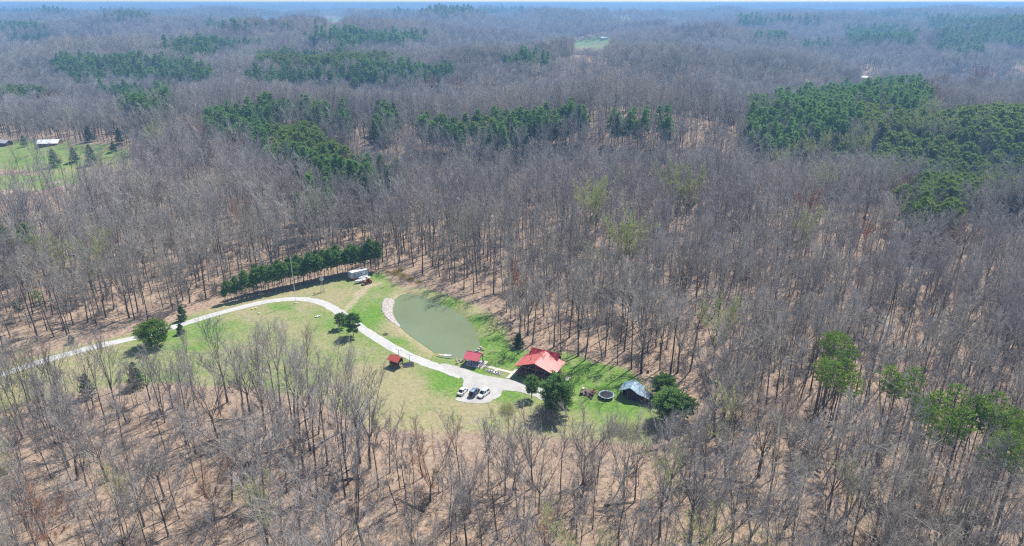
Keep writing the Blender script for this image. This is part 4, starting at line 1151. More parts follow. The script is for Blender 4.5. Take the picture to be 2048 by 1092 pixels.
# saplings: thin young trees between the big ones
src_sap = bpy.data.collections.new('sapling')
for i in range(4):
    tr, br, tw = bare_tree(600 + i, H=10 + i, cb=.35, lead=2, open_=.3, nsec=5, nter=3, ntw=5, twl=.8, tww=.022, r0=.07, sides=4, lean=.1, low=4, fine=.6)
    source(src_sap, 'i%02d' % i, joined('sapling', tr, finish_crown('c', br, tw, 'twigs'), 'bark', 'twigs'))
X, Y = jittered(-420, 420, 50, 480, 4.8, .6, 81); k = wedge(X, Y, .84, 20); X, Y = X[k], Y[k]
k = (nt_dist(X, Y) < -.8); X, Y = X[k], Y[k]; Z = height(X, Y); k = clear_of_fields(X, Y, Z); X, Y, Z = X[k], Y[k], Z[k]; n = len(X)
scatter('sapling_thicket', [(np.stack([X, Y, Z], 1), rg.uniform(0, 6.28, n), rg.uniform(.5, 1.25, n), rg.integers(0, 4, n), src_sap)])

# fallen logs
for k, (px, py, L, a) in enumerate([(540, 905, 7, .4), (820, 1010, 8, 2.6), (1290, 905, 7, .3), (250, 900, 6, 1.0), (1480, 700, 7, .2), (1450, 960, 8, 2.9), (700, 960, 6, .1), (1650, 860, 8, .5), (1240, 1010, 7, .15)]):
    x, y = flat(px, py); z = float(height(x, y)); mb = MB(); mb.tube((-L / 2, 0, .22), (L / 2, 0, .3), .2, .12, 7); mb.tube((L * .2, 0, .28), (L * .35, .9, .7), .06, .03, 5)
    o = link('fallen_log', mb.mesh('fallen_log', 'bark'), None, (x, y, z)); o.rotation_euler = (0, 0, a)
    tag(o, 'grey fallen log on the leaf litter, %s' % ['left of the centre wood', 'lower middle left', 'below the shed yard', 'at the far left', 'right of the shed', 'in the lower right', 'below the playhouse lawn', 'beneath the bright pines', 'lower middle right'][k], 'log', 'fallen logs on the forest floor')


# ------------------------------------------------------------------ things in the clearing
def wheel(parent, x, y, r, w, name='wheel', axis='y', hub='steel'):
    mb = MB(); d = (0, w / 2, 0) if axis == 'y' else (w / 2, 0, 0)
    a = Vector((x, y, r)); v = Vector(d)
    mb.tube(a - v, a + v, r, n=14); o = part(name, mb, 'rubber', parent)
    h = MB(); s = 1.06; h.tube(a - v * s, a + v * s, r * .58, n=10); part('rim', h, hub, o); return o

def ribbed_roof(quad_fn, th, rib_step, rib_len_axis='v', n=None):
    pass

def roof_plane(name, p00, p10, p11, p01, mat, parent, ribs, rib_mat=None, th=.08, rib_h=.022, label=None):
    """plane from eave edge p00-p10 to ridge edge p01-p11, with raised ribs running up the slope"""
    P = [Vector(p) for p in (p00, p10, p11, p01)]
    mb = MB(); mb.slab(P, th)
    nrm = (P[1] - P[0]).cross(P[3] - P[0]).normalized()
    if nrm.z < 0: nrm = -nrm
    e = (P[1] - P[0]).normalized()
    for k in range(ribs + 1):
        f = (k + .15) / (ribs + .3); a = P[0].lerp(P[1], f); b = P[3].lerp(P[2], f); w = e * .03
        up = nrm * rib_h; lo = nrm * .002
        mb.add([tuple(a - w + lo), tuple(a + w + lo), tuple(b + w + lo), tuple(b - w + lo), tuple(a - w * .5 + up), tuple(a + w * .5 + up), tuple(b + w * .5 + up), tuple(b - w * .5 + up)],
               [(4, 5, 6, 7), (0, 1, 5, 4), (1, 2, 6, 5), (2, 3, 7, 6), (3, 0, 4, 7)])
    return part(name, mb, mat, parent, label)

# ---- cabin: long porch under the front gable, a wing behind
cab = thing('cabin', 'dark log cabin with red metal roofs and a deep railed front porch', 'house', (*flat(1029.6, 752.0), 0), math.radians(-25.5))
W, D, ZE, ZR, FL = 12.1, 8.3, 3.35, 5.5, .85
mb = MB(); mb.box((W / 2, .9 + 1.1, FL - .1), (W - 1.0, 2.4, .2)); mb.box((W / 2, .85, FL / 2 - .1), (W - 1.1, .12, FL - .25)); part('porch_deck', mb, 'porch_wood', cab)
mb = MB(); mb.box((W / 2 - .2, 5.6, 1.7), (W - 1.9, 4.8, 3.4)); walls = part('wall', mb, 'log_wall', cab)
for k in range(12):
    mb = MB(); mb.tube((.78, 3.18, .35 + k * .26), (W - 1.18, 3.18, .35 + k * .26), .12, n=6); part('log', mb, 'log_wall', walls)
for x, w in ((2.4, 1.1), (8.6, 1.1), (10.0, .9)):
    mb = MB(); mb.box((x, 3.05, 2.15), (w, .06, 1.0)); wi = part('window', mb, 'dark_glass', cab)
    f = MB(); 
    for dx, dz, sx, sz in ((-w / 2 - .04, 0, .08, 1.16), (w / 2 + .04, 0, .08, 1.16), (0, .54, w, .08), (0, -.54, w, .08)): f.box((x + dx, 3.02, 2.15 + dz), (sx, .08, sz))
    part('frame', f, 'pale_wood', wi)
mb = MB(); mb.box((5.6, 3.04, 1.9), (.95, .07, 2.05)); dr = part('door', mb, 'deep_red_metal', cab); mb = MB(); mb.blob((5.95, 2.97, 1.85), (.05, .05, .05)); part('handle', mb, 'steel', dr)
# gable triangle with timber truss
mb = MB(); mb.add([(.7, 3.12, ZE - .05), (W - .9, 3.12, ZE - .05), (W / 2, 3.12, ZR - .2), (.7, 3.0, ZE - .05), (W - .9, 3.0, ZE - .05), (W / 2, 3.0, ZR - .2)], [(0, 2, 1), (3, 4, 5), (0, 1, 4, 3), (1, 2, 5, 4), (2, 0, 3, 5)]); part('gable', mb, 'log_wall', cab)
mb = MB(); mb.box((W / 2, .82, ZE - .22), (W - .9, .16, .2)); mb.tube((W / 2, .82, ZE - .2), (W / 2, .82, ZR - .25), .08, n=5); mb.tube((W / 2 - 2.2, .82, ZE - .15), (W / 2, .82, ZR - .5), .07, n=5); mb.tube((W / 2 + 2.2, .82, ZE - .15), (W / 2, .82, ZR - .5), .07, n=5); part('truss', mb, 'grey_wood', cab)
for x in (.62, 3.1, 6.05, 9.0, W - .62):
    mb = MB(); mb.box((x, .84, (ZE - .3 + 0) / 2), (.17, .17, ZE - .3)); part('post', mb, 'grey_wood', cab)
for x0, x1 in ((.72, 3.0), (3.2, 5.95), (6.15, 8.9), (9.1, W - .72)):
    mb = MB(); mb.box(((x0 + x1) / 2, .84, FL + .95), (x1 - x0, .1, .07)); mb.box(((x0 + x1) / 2, .84, FL + .12), (x1 - x0, .07, .06))
    n = int((x1 - x0) / .16)
    for k in range(n): mb.box((x0 + (x1 - x0) * (k + .5) / n, .84, FL + .53), (.045, .045, .78))
    part('railing', mb, 'grey_wood', cab)
for y0, y1 in ((1.0, 3.0),):
    for x in (.62, W - .62):
        mb = MB(); mb.box((x, (y0 + y1) / 2, FL + .95), (.1, y1 - y0, .07))
        for k in range(11): mb.box((x, y0 + (y1 - y0) * (k + .5) / 11, FL + .5), (.045, .045, .82))
        part('railing', mb, 'grey_wood', cab)
OV = .15
rL = roof_plane('roof', (-OV, 0, ZE - .05), (-OV, D - .2, ZE - .05), (W / 2, D, ZR), (W / 2, 0, ZR), 'red_metal', cab, 9)
rR = roof_plane('roof', (W + OV, D, ZE - .05), (W + OV, 0, ZE - .05), (W / 2, 0, ZR), (W / 2, D, ZR), 'red_metal', cab, 9)
mb = MB(); mb.tube((W / 2, -.03, ZR + .05), (W / 2, D + .02, ZR + .05), .11, n=6); part('ridge_cap', mb, 'red_metal', cab)
mb = MB(); mb.box((-OV - .04, D / 2, ZE - .1), (.1, D, .13)); mb.box((W + OV + .04, D / 2, ZE - .1), (.1, D + .1, .13)); part('gutter', mb, 'pale_wood', cab)
mb = MB(); mb.tube((3.6, 3.2, 4.3), (3.6, 3.2, 5.15), .1, n=8); mb.tube((3.6, 3.2, 5.15), (3.6, 3.2, 5.3), .17, n=8); part('chimney', mb, 'dark_pole', cab)
# the wing behind, its ridge crossing the main one
wx0, wx1, wy, wz = 1.4, 10.4, 8.7, 5.55
mb = MB(); mb.box(((wx0 + wx1) / 2, wy, 1.85), (wx1 - wx0 - .8, 4.0, 3.7)); part('wing_wall', mb, 'log_wall', cab)
roof_plane('wing_roof', (wx0, wy - 2.6, ZE + .35), (wx1, wy - 2.6, ZE + .35), (wx1, wy, wz), (wx0, wy, wz), 'deep_red_metal', cab, 12)
roof_plane('wing_roof', (wx1, wy + 2.6, ZE + .35), (wx0, wy + 2.6, ZE + .35), (wx0, wy, wz), (wx1, wy, wz), 'deep_red_metal', cab, 12)
# stairs down from the right end of the porch
mb = MB()
for k in range(5): mb.box((W + .25 + k * .3, 4.3, FL - .08 - k * .16), (.3, 1.2, .06))
mb.tube((W - .2, 3.72, FL + .9), (W + 1.6, 3.72, .95), .05, n=5); mb.tube((W - .2, 4.9, FL + .9), (W + 1.6, 4.9, .95), .05, n=5)
for yy in (3.72, 4.9): mb.box((W + 1.6, yy, .5), (.08, .08, 1.0)); mb.box((W + .1, yy, .8), (.08, .08, 1.6))
part('stairs', mb, 'pale_wood', cab)
mb = MB(); mb.box((W - .3, 5.2, FL - .08), (1.5, 3.2, .12)); mb.box((W + .35, 6.7, .4), (.1, .1, .8)); part('side_deck', mb, 'porch_wood', cab)
t = thing('porch_chair', 'small orange chair on the cabin porch near its right end', 'chair')
cm_ = Matrix.Translation((*flat(1029.6, 752.0), 0)) @ Matrix.Rotation(math.radians(-25.5), 4, 'Z')
def on_cabin(x, y, z): return tuple(cm_ @ Vector((x, y, z)))
t.location = on_cabin(8.0, 1.5, FL); t.rotation_euler = (0, 0, math.radians(-25.5))
mb = MB(); mb.box((0, 0, .42), (.5, .5, .06)); part('seat', mb, 'orange_paint', t); mb = MB(); mb.box((0, .24, .75), (.5, .06, .6)); part('backrest', mb, 'orange_paint', t)
for sx in (-1, 1):
    for sy in (-1, 1): mb = MB(); mb.box((sx * .2, sy * .2, .2), (.05, .05, .4)); part('leg', mb, 'orange_paint', t)

# ---- pavilion by the pond
gz_ = thing('pavilion', 'open pavilion with a bright rose-red roof beside the pond', 'pavilion', (*flat(930.2, 730.4), 0), math.radians(-21.5))
gw, gd = 4.1, 3.9
mb = MB(); mb.box((gw / 2, gd / 2, .08), (gw + .3, gd + .3, .24)); part('floor', mb, 'concrete_shade_floor', gz_)
for x in (.08, gw / 2, gw - .08):
    for y in (.08, gd - .08):
        mb = MB(); mb.box((x, y, 1.3), (.15, .15, 2.3)); part('post', mb, 'dark_pole', gz_)
mb = MB()
for y in (.08, gd - .08): mb.box((gw / 2, y, 2.42), (gw + .3, .14, .18))
for x in (.08, gw - .08): mb.box((x, gd / 2, 2.42), (.12, gd - .3, .17)); mb.tube((x, gd / 2, 2.45), (x, gd / 2, 3.55), .06, n=5)
part('beam', mb, 'grey_wood', gz_)
roof_plane('roof', (-.4, -.5, 2.42), (gw + .4, -.5, 2.42), (gw + .4, gd / 2 + .2, 3.75), (-.4, gd / 2 + .2, 3.75), 'rose_metal', gz_, 9)
roof_plane('roof', (gw + .4, gd + .5, 2.55), (-.4, gd + .5, 2.55), (-.4, gd / 2 + .2, 3.75), (gw + .4, gd / 2 + .2, 3.75), 'rose_metal', gz_, 9)
mb = MB(); mb.tube((-.42, gd / 2 + .2, 3.78), (gw + .42, gd / 2 + .2, 3.78), .08, n=6); part('ridge_cap', mb, 'rose_metal', gz_)
gm = Matrix.Translation((*flat(930.2, 730.4), 0)) @ Matrix.Rotation(math.radians(-21.5), 4, 'Z')
def at_pav(x, y, z=0): return tuple(gm @ Vector((x, y, z)))
t = thing('picnic_table', 'pale picnic table under the rose-roofed pavilion', 'table', at_pav(2.6, 2.2, .2), math.radians(-21.5))
mb = MB(); mb.box((0, 0, .74), (1.8, .8, .06)); part('tabletop', mb, 'pale_wood', t)
for s_ in (-1, 1):
    mb = MB(); mb.box((0, s_ * .75, .45), (1.8, .28, .05)); part('bench', mb, 'pale_wood', t)
    mb = MB(); mb.box((s_ * .65, 0, .37), (.08, 1.4, .08)); mb.tube((s_ * .65, -.6, 0), (s_ * .65, .1, .72), .05, n=4); mb.tube((s_ * .65, .6, 0), (s_ * .65, -.1, .72), .05, n=4); part('trestle', mb, 'pale_wood', t)
for k in range(5):
    x_, y_ = 4.75 + .12 * (k % 2), .25 + k * .72
    t = thing('deck_chair', 'dark seated low chair on the stone edging right of the pavilion, %s from the drive' % ordn[k], 'chair', at_pav(x_, y_, .06), math.radians(-21.5 + 90), 'low chairs along the pavilion')
    mb = MB(); mb.box((0, 0, .3), (.5, .48, .07)); part('seat', mb, 'dark_fabric', t); mb = MB(); mb.box((0, .24, .58), (.5, .06, .5)); part('backrest', mb, 'dark_fabric', t)
    mb = MB()
    for sx in (-1, 1): mb.box((sx * .25, 0, .45), (.06, .5, .05)); mb.box((sx * .25, -.2, .22), (.05, .05, .44)); mb.box((sx * .25, .2, .22), (.05, .05, .44))
    part('frame', mb, 'white_paint', t)
mb = MB(); mb.slab([at_pav(4.3, -.1, .05), at_pav(5.5, -.1, .05), at_pav(5.5, 4.6, .05), at_pav(4.3, 4.6, .05)], .1); struct('patio_strip', mb.mesh('patio_strip', 'concrete'))
# stones at the pond corner
def stone(loc, r, seed, lab, grp=None, mat='rock'):
    mb = MB(); mb.blob((0, 0, r * .35), (r, r * .8, r * .55), seed, jit=.25); o = link('boulder', mb.mesh('boulder', mat), None, loc); tag(o, lab, 'rock', grp); return o
for k, (px, py, r) in enumerate([(952, 703, .5), (957, 699, .55), (962, 696, .6), (966, 700, .5), (964, 706, .45), (960, 709, .4), (958, 704, .45), (968, 712, .35)]):
    x, y = flat(px, py); stone((x, y, float(height(x, y)) - .05), r, k, 'pale boulder at the pond corner behind the pavilion, %s of the heap' % ['front left', 'left', 'topmost', 'right', 'middle right', 'front', 'middle', 'front right'][k], 'boulders at the pond corner')
# fire ring with sawn log seats
x, y = flat(918.5, 722.5); t = thing('fire_ring', 'small round stone fire ring between the drive and the pavilion', 'fire pit', (x, y, 0))
mb = MB()
for k in range(10): a = k * .628; mb.blob((math.cos(a) * .5, math.sin(a) * .5, .1), (.17, .14, .13), k)
part('stone_ring', mb, 'rock', t); mb = MB(); mb.tube((0, 0, 0), (0, 0, .06), .4, n=10); part('ash_bed', mb, 'ash', t)
for k, (px, py) in enumerate([(913.5, 720), (915.5, 727), (924, 724), (927, 721.5)]):
    x, y = flat(px, py); t = thing('garden_chair', 'pale chair at the stone fire ring, on its %s side' % ['pond', 'drive', 'pavilion', 'far pavilion'][k], 'chair', (x, y, 0), k * 1.57 + .6, 'pale chairs round the fire ring')
    mb = MB(); mb.box((0, 0, .35), (.6, .55, .08)); part('seat', mb, 'cream_paint', t); mb = MB(); mb.box((0, .27, .65), (.6, .07, .6)); part('backrest', mb, 'cream_paint', t)
    for sx in (-1, 1):
        mb = MB(); mb.box((sx * .32, 0, .55), (.1, .6, .05)); mb.box((sx * .3, -.22, .26), (.07, .07, .52)); mb.box((sx * .3, .22, .26), (.07, .07, .52)); part('armrest', mb, 'cream_paint', t)
# second fire ring on the lawn
x, y = flat(771, 669); t = thing('fire_ring', 'blackened campfire ring on the lawn between drive and pond', 'fire pit', (x, y, float(height(x, y))))
mb = MB()
for k in range(12): a = k * .5236; mb.blob((math.cos(a) * .75, math.sin(a) * .75, .1), (.2, .16, .14), k + 20)
part('stone_ring', mb, 'brick_paving', t); mb = MB(); mb.tube((0, 0, 0), (0, 0, .08), .6, n=10); part('ash_bed', mb, 'ash', t)
# canoe and kayak on the shore
def hull(L, Wd, H, mat, name, label, cat, px, py, a, inner=True):
    x, y = flat(px, py); t = thing(name, label, cat, (x, y, float(height(x, y)) + .02), a)
    rings = []
    for k in range(9):
        u = -1 + k / 4; w = Wd / 2 * (1 - abs(u) ** 2.4) + .03; z = H * (.28 * abs(u) ** 3)
        rings.append([(u * L / 2, -w, H + z), (u * L / 2, -w * .75, H * .35 + z), (u * L / 2, 0, z * .9), (u * L / 2, w * .75, H * .35 + z), (u * L / 2, w, H + z), (u * L / 2, w * .8, H + z - .02), (u * L / 2, 0, .1 + z), (u * L / 2, -w * .8, H + z - .02)])
    mb = MB(); mb.loft(rings); part('hull', mb, mat, t)
    for s_ in (-.35, .3): mb = MB(); mb.box((s_ * L / 2, 0, H - .05), (.22, Wd * .82, .03)); part('seat', mb, 'grey_wood', t)
    return t
hull(4.6, .95, .38, 'white_membrane', 'canoe', 'white canoe drawn up on the pond shore left of the pavilion', 'canoe', 892, 712.4, math.radians(-4))
hull(2.9, .7, .28, 'yellow_plastic', 'kayak', 'short yellow kayak on the bank at the end of the white canoe', 'kayak', 878.5, 710.5, math.radians(-12))
# dark game mat with pale squares
c4 = [flat(*p) for p in ((970.8, 742.6), (999.4, 751.2), (1003.8, 746.4), (977.6, 738.6))]
cx_, cy_ = sum(p[0] for p in c4) / 4, sum(p[1] for p in c4) / 4
t = thing('paved_pad', 'dark slate pad inset with white squares between walk and drive', 'paving', (cx_, cy_, 0))
mb = MB(); mb.slab([(p[0] - cx_, p[1] - cy_, .09) for p in c4], .12); part('base', mb, 'slate_mat', t)
A, B, C_ = np.array(c4[0]), np.array(c4[1]), np.array(c4[3])
for (u, v) in ((.10, .68), (.28, .68), (.45, .68), (.64, .68), (.84, .68), (.55, .28)):
    q = A + (B - A) * u + (C_ - A) * v - np.array([cx_, cy_]); mb = MB(); mb.box((q[0], q[1], .115), (.42, .42, .05), math.radians(-25)); part('paver', mb, 'white_paint', t)
mb = MB()
for a_, b_2 in ((c4[0], c4[1]), (c4[1], c4[2]), (c4[2], c4[3]), (c4[3], c4[0])): mb.tube((a_[0] - cx_, a_[1] - cy_, .12), (b_2[0] - cx_, b_2[1] - cy_, .12), .06, n=4)
part('edging', mb, 'rock', t)

# ---- playhouse, clothes poles, black square
ph = thing('playhouse', 'little raised playhouse with an orange-red metal roof', 'playhouse', (*flat(779.3, 732.9), 0), math.radians(-31))
ph.scale = (1.12,) * 3
pw, pd_ = 2.9, 2.1
for x in (.08, pw - .08):
    for y in (.08, pd_ - .08): mb = MB(); mb.box((x, y, 1.2), (.13, .13, 2.4)); part('post', mb, 'porch_wood', ph)
mb = MB(); mb.box((pw / 2, pd_ / 2, .95), (pw + .1, pd_ + .1, .12)); part('floor', mb, 'porch_wood', ph)
mb = MB(); mb.box((pw / 2, .05, 1.5), (pw - .3, .06, 1.0)); mb.box((.05, pd_ / 2, 1.5), (.06, pd_ - .3, 1.0)); mb.box((pw / 2, pd_ - .05, 1.7), (pw - .3, .06, 1.3)); part('wall', mb, 'log_wall', ph)
mb = MB(); mb.box((pw + .02, pd_ / 2, 1.35), (.05, 1.3, .75)); part('door', mb, 'cream_paint', ph)
mb = MB(); mb.box((pw + .45, pd_ / 2, .55), (.95, .07, .07), ry=.9); mb.box((pw + .45, pd_ / 2 - .5, .55), (1.3, .07, .07), ry=.9); mb.box((pw + .3, pd_ / 2 - .25, .65), (.1, .5, .05)); mb.box((pw + .55, pd_ / 2 - .25, .35), (.1, .5, .05)); part('ladder', mb, 'pale_wood', ph)
roof_plane('roof', (-.35, -.45, 2.2), (pw + .35, -.45, 2.2), (pw + .35, pd_ / 2, 3.25), (-.35, pd_ / 2, 3.25), 'orange_red_metal', ph, 7)
roof_plane('roof', (pw + .35, pd_ + .45, 2.2), (-.35, pd_ + .45, 2.2), (-.35, pd_ / 2, 3.25), (pw + .35, pd_ / 2, 3.25), 'orange_red_metal', ph, 7)
pg = [(pw, y, z) for y, z in ((0, 2.15), (pd_, 2.15), (pd_ / 2, 3.1))]
mb = MB(); mb.add([*pg, *[(x - .06, y, z) for x, y, z in pg]], [(0, 1, 2), (5, 4, 3), (0, 3, 4, 1), (1, 4, 5, 2), (2, 5, 3, 0)]); part('gable', mb, 'dark_shed_wall', ph)
for k, (px, py) in enumerate([(797.8, 715.5), (819.3, 725.5)]):
    x, y = flat(px, py); t = thing('clothesline_post', 'dark T-shaped clothesline post %s' % ('behind the playhouse' if k == 0 else 'beside the flat black square'), 'post', (x, y, 0), math.radians(-28), 'clothesline posts by the playhouse')
    mb = MB(); mb.tube((0, 0, -.2), (0, 0, 2.7), .06, n=8); part('pole', mb, 'dark_pole', t); mb = MB(); mb.tube((-1.25, 0, 2.7), (1.25, 0, 2.7), .045, n=6); part('crossbar', mb, 'dark_pole', t)
t = thing('black_sheet', 'flat black framed square on the grass right of the playhouse', 'black_sheet', (*flat(816.9, 729.9), 0), math.radians(12))  # flat black square in a low frame, laid on the lawn
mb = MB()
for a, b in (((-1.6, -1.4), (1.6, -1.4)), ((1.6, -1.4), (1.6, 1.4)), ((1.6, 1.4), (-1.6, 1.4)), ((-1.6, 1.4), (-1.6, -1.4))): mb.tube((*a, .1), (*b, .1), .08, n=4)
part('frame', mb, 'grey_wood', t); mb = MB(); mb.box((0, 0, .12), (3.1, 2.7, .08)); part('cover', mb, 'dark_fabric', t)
t = thing('tarpaulin_heap', 'black humped tarpaulin heap just behind the playhouse', 'tarpaulin', (*flat(791.4, 716.7), 0), math.radians(-30))
mb = MB(); mb.blob((0, 0, .5), (1.3, .8, .75), 5, jit=.12); part('tarpaulin', mb, 'dark_fabric', t); mb = MB(); mb.tube((-.5, -.9, .35), (-.5, -.75, .35), .35, n=10); part('tyre', mb, 'rubber', t)

# ---- shed under crumpled tarp
sh_ = thing('shed', 'dark red shed under a crumpled pale blue tarp, with a lean-to', 'shed', (*flat(1241.6, 795.4), 0), math.radians(-27.5))
sw, sd = 4.9, 4.2
mb = MB(); mb.box((1.75 + (sw - 1.75) / 2, .1, 1.3), (sw - 1.75, .1, 2.6)); mb.box((sw - .05, sd / 2, 1.25), (.1, sd - .2, 2.5)); mb.box((sw / 2, sd - .05, 1.3), (sw, .1, 2.6)); mb.box((.05, sd / 2 + .6, 1.3), (.1, sd - 1.4, 2.6)); part('wall', mb, 'dark_shed_wall', sh_)
mb = MB(); mb.add([(0, .06, 2.55), (sw, .06, 2.55), (sw / 2, .06, 3.75), (0, .16, 2.55), (sw, .16, 2.55), (sw / 2, .16, 3.75)], [(0, 1, 2), (5, 4, 3), (0, 3, 4, 1), (1, 4, 5, 2), (2, 5, 3, 0)]); part('gable', mb, 'dark_shed_wall', sh_)
for x in (.08, 1.75): mb = MB(); mb.box((x, .02, 1.3), (.12, .12, 2.6)); part('post', mb, 'grey_wood', sh_)
mb = MB(); mb.box((sw / 2, -.02, .08), (sw, .1, .14)); part('sill', mb, 'grey_wood', sh_)
# tarp: a sagging sheet over both slopes
nxT, nyT = 22, 16; V, Fq = [], []
for j in range(nyT + 1):
    for i in range(nxT + 1):
        u, v = i / nxT, j / nyT; x = -.75 + (sw + 1.1) * u; y = -.35 + (sd + .7) * v
        z = 3.85 - abs(x - sw / 2) * .49 + .20 * float(perlin(x * .55, y * .55, 40)) + .07 * float(perlin(x * 1.7, y * 1.7, 41)) - .12 * math.sin(v * math.pi)
        V.append((x, y, z)); 
for j in range(nyT):
    for i in range(nxT): a = j * (nxT + 1) + i; Fq.append((a, a + 1, a + nxT + 2, a + nxT + 1))
n0 = len(V); V2 = V + [(x, y, z - .03) for x, y, z in V]; F2 = Fq + [(d + n0, c + n0, b + n0, a + n0) for a, b, c, d in Fq]
mb = MB(); mb.add(V2, F2); part('tarpaulin', mb, 'tarp', sh_)
mb = MB(); mb.box((sw + 1.35, -.1, 1.0), (2.6, .1, 2.0)); mb.box((sw + 2.62, 1.3, .95), (.1, 2.7, 1.9)); mb.box((sw + .2, -.1, 1.1), (.3, .12, 2.2)); part('lean_to_wall', mb, 'dark_shed_wall', sh_)
roof_plane('lean_to_roof', (sw + 2.9, 2.9, 1.9), (sw + 2.9, -.4, 1.9), (sw + .05, -.4, 2.6), (sw + .05, 2.9, 2.6), 'blue_sheet', sh_, 5)
x, y = flat(1302, 807.5); t = thing('gas_tank', 'small white upright tank at the right foot of the shed', 'tank', (x, y, 0)); mb = MB(); mb.tube((0, 0, .1), (0, 0, .95), .22, n=12); mb.blob((0, 0, .95), (.22, .22, .14), 1, jit=0); part('body', mb, 'white_paint', t); mb = MB(); mb.tube((0, 0, 1.0), (0, 0, 1.2), .08, n=8); mb.tube((0, 0, 0), (0, 0, .12), .2, n=10); part('valve', mb, 'steel', t)
x, y = flat(1295.5, 745); t = thing('tree_stump', 'short dark stump in the leaf litter behind the shed', 'stump', (x, y, 0)); mb = MB(); mb.tube((0, 0, -.1), (.05, 0, .8), .42, .34, 9); part('stump', mb, 'bark', t)

# ---- trampoline
x, y = flat(1212.5, 794.5); t = thing('trampoline', 'large round black trampoline with a pale rim on the yard', 'trampoline', (x, y, 0))
R_ = 2.05; mb = MB(); mb.tube((0, 0, .86), (0, 0, .89), R_ - .25, n=36); part('jumping_mat', mb, 'black_mesh', t)
rr_ = []; 
for k in range(36): a = k * math.pi / 18; rr_.append([(math.cos(a) * q, math.sin(a) * q, z) for q, z in ((R_ - .28, .90), (R_, .91), (R_, .86), (R_ - .28, .87))])
rr_.append(rr_[0]); mb = MB(); mb.loft(rr_, cap=False); part('rim', mb, 'blue_sheet', t)
rr_ = []
for k in range(36): a = k * math.pi / 18; rr_.append([(math.cos(a) * q, math.sin(a) * q, z) for q, z in ((R_ - .02, .94), (R_ + .05, .94), (R_ + .05, .88), (R_ - .02, .88))])
rr_.append(rr_[0]); mb = MB(); mb.loft(rr_, cap=False); part('frame', mb, 'pale_steel', t)
for k in range(6):
    a = k * math.pi / 3 + .2; mb = MB(); mb.tube((math.cos(a) * R_, math.sin(a) * R_, 0), (math.cos(a) * R_, math.sin(a) * R_, .87), .035, n=6); part('leg', mb, 'steel', t)
# ---- brick patio with fire bowl and chairs
P4 = [flat(*p) for p in ((1163, 790), (1184, 797), (1193, 782), (1168, 777))]; cx_, cy_ = sum(p[0] for p in P4) / 4, sum(p[1] for p in P4) / 4
t = thing('brick_patio', 'reddish brown brick patio left of the trampoline', 'patio', (cx_, cy_, 0))
mb = MB(); mb.slab([(p[0] - cx_, p[1] - cy_, .05) for p in P4], .12); part('bed', mb, 'ash', t)
A, B, C_, D_ = [np.array(p) - np.array([cx_, cy_]) for p in P4]; nb_u, nb_v = 7, 8; bm_ = None
for i in range(nb_u):
    for j in range(nb_v):
        u0, u1, v0, v1 = (i + .06) / nb_u, (i + .94) / nb_u, (j + .06) / nb_v, (j + .94) / nb_v
        q = lambda u, v: (A * (1 - u) + B * u) * (1 - v) + (D_ * (1 - u) + C_ * u) * v
        z = .09 + rr.uniform(0, .03); mb = MB(); mb.slab([(*q(u0, v0), z), (*q(u1, v0), z), (*q(u1, v1), z), (*q(u0, v1), z)], .08); part('paver', mb, rr.choice(['brick_paving', 'brick_paving', 'porch_wood', 'grey_wood']), t)
def yard_chair(px, py, a, mat, lab, z=.1):
    x, y = flat(px, py); t = thing('garden_chair', lab, 'chair', (x, y, z), a)
    mb = MB(); mb.box((0, 0, .4), (.6, .55, .07)); part('seat', mb, mat, t); mb = MB(); mb.box((0, .27, .75), (.6, .07, .65)); part('backrest', mb, mat, t)
    for sx in (-1, 1):
        for sy in (-1, 1): mb = MB(); mb.box((sx * .27, sy * .24, .2), (.05, .05, .4)); part('leg', mb, mat, t)
yard_chair(1166.5, 779, 1.2, 'white_paint', 'white chair on the back left corner of the brick patio')
yard_chair(1172, 789, 2.4, 'dark_fabric', 'dark chair in the middle of the brick patio'); yard_chair(1180, 793, 3.1, 'dark_fabric', 'dark chair at the front edge of the brick patio'); yard_chair(1186, 785, -1.2, 'orange_paint', 'reddish chair on the right side of the brick patio')
x, y = flat(1162.5, 789.5); t = thing('barrel', 'black open drum at the left corner of the brick patio', 'barrel', (x, y, 0)); mb = MB(); mb.tube((0, 0, 0), (0, 0, .75), .45, n=14); part('body', mb, 'rubber', t); mb = MB(); mb.tube((0, 0, .75), (0, 0, .8), .47, n=14); part('rim', mb, 'dark_pole', t)
x, y = flat(1181, 794.5); t = thing('cooking_grill', 'black kettle grill at the front right of the brick patio', 'grill', (x + .4, y - .5, 0)); mb = MB(); mb.blob((0, 0, .8), (.38, .38, .32), 3, jit=0); part('bowl', mb, 'rubber', t)
for k in range(3): a = k * 2.09; mb = MB(); mb.tube((math.cos(a) * .35, math.sin(a) * .35, 0), (0, 0, .6), .03, n=5); part('leg', mb, 'steel', t)
# timber steps path at the cabin's right end
mb = MB(); strip(mb, flat(1128, 764), flat(1137, 754), 1.5, .06, 1); struct('stepping_path', mb.mesh('stepping_path', 'concrete'))

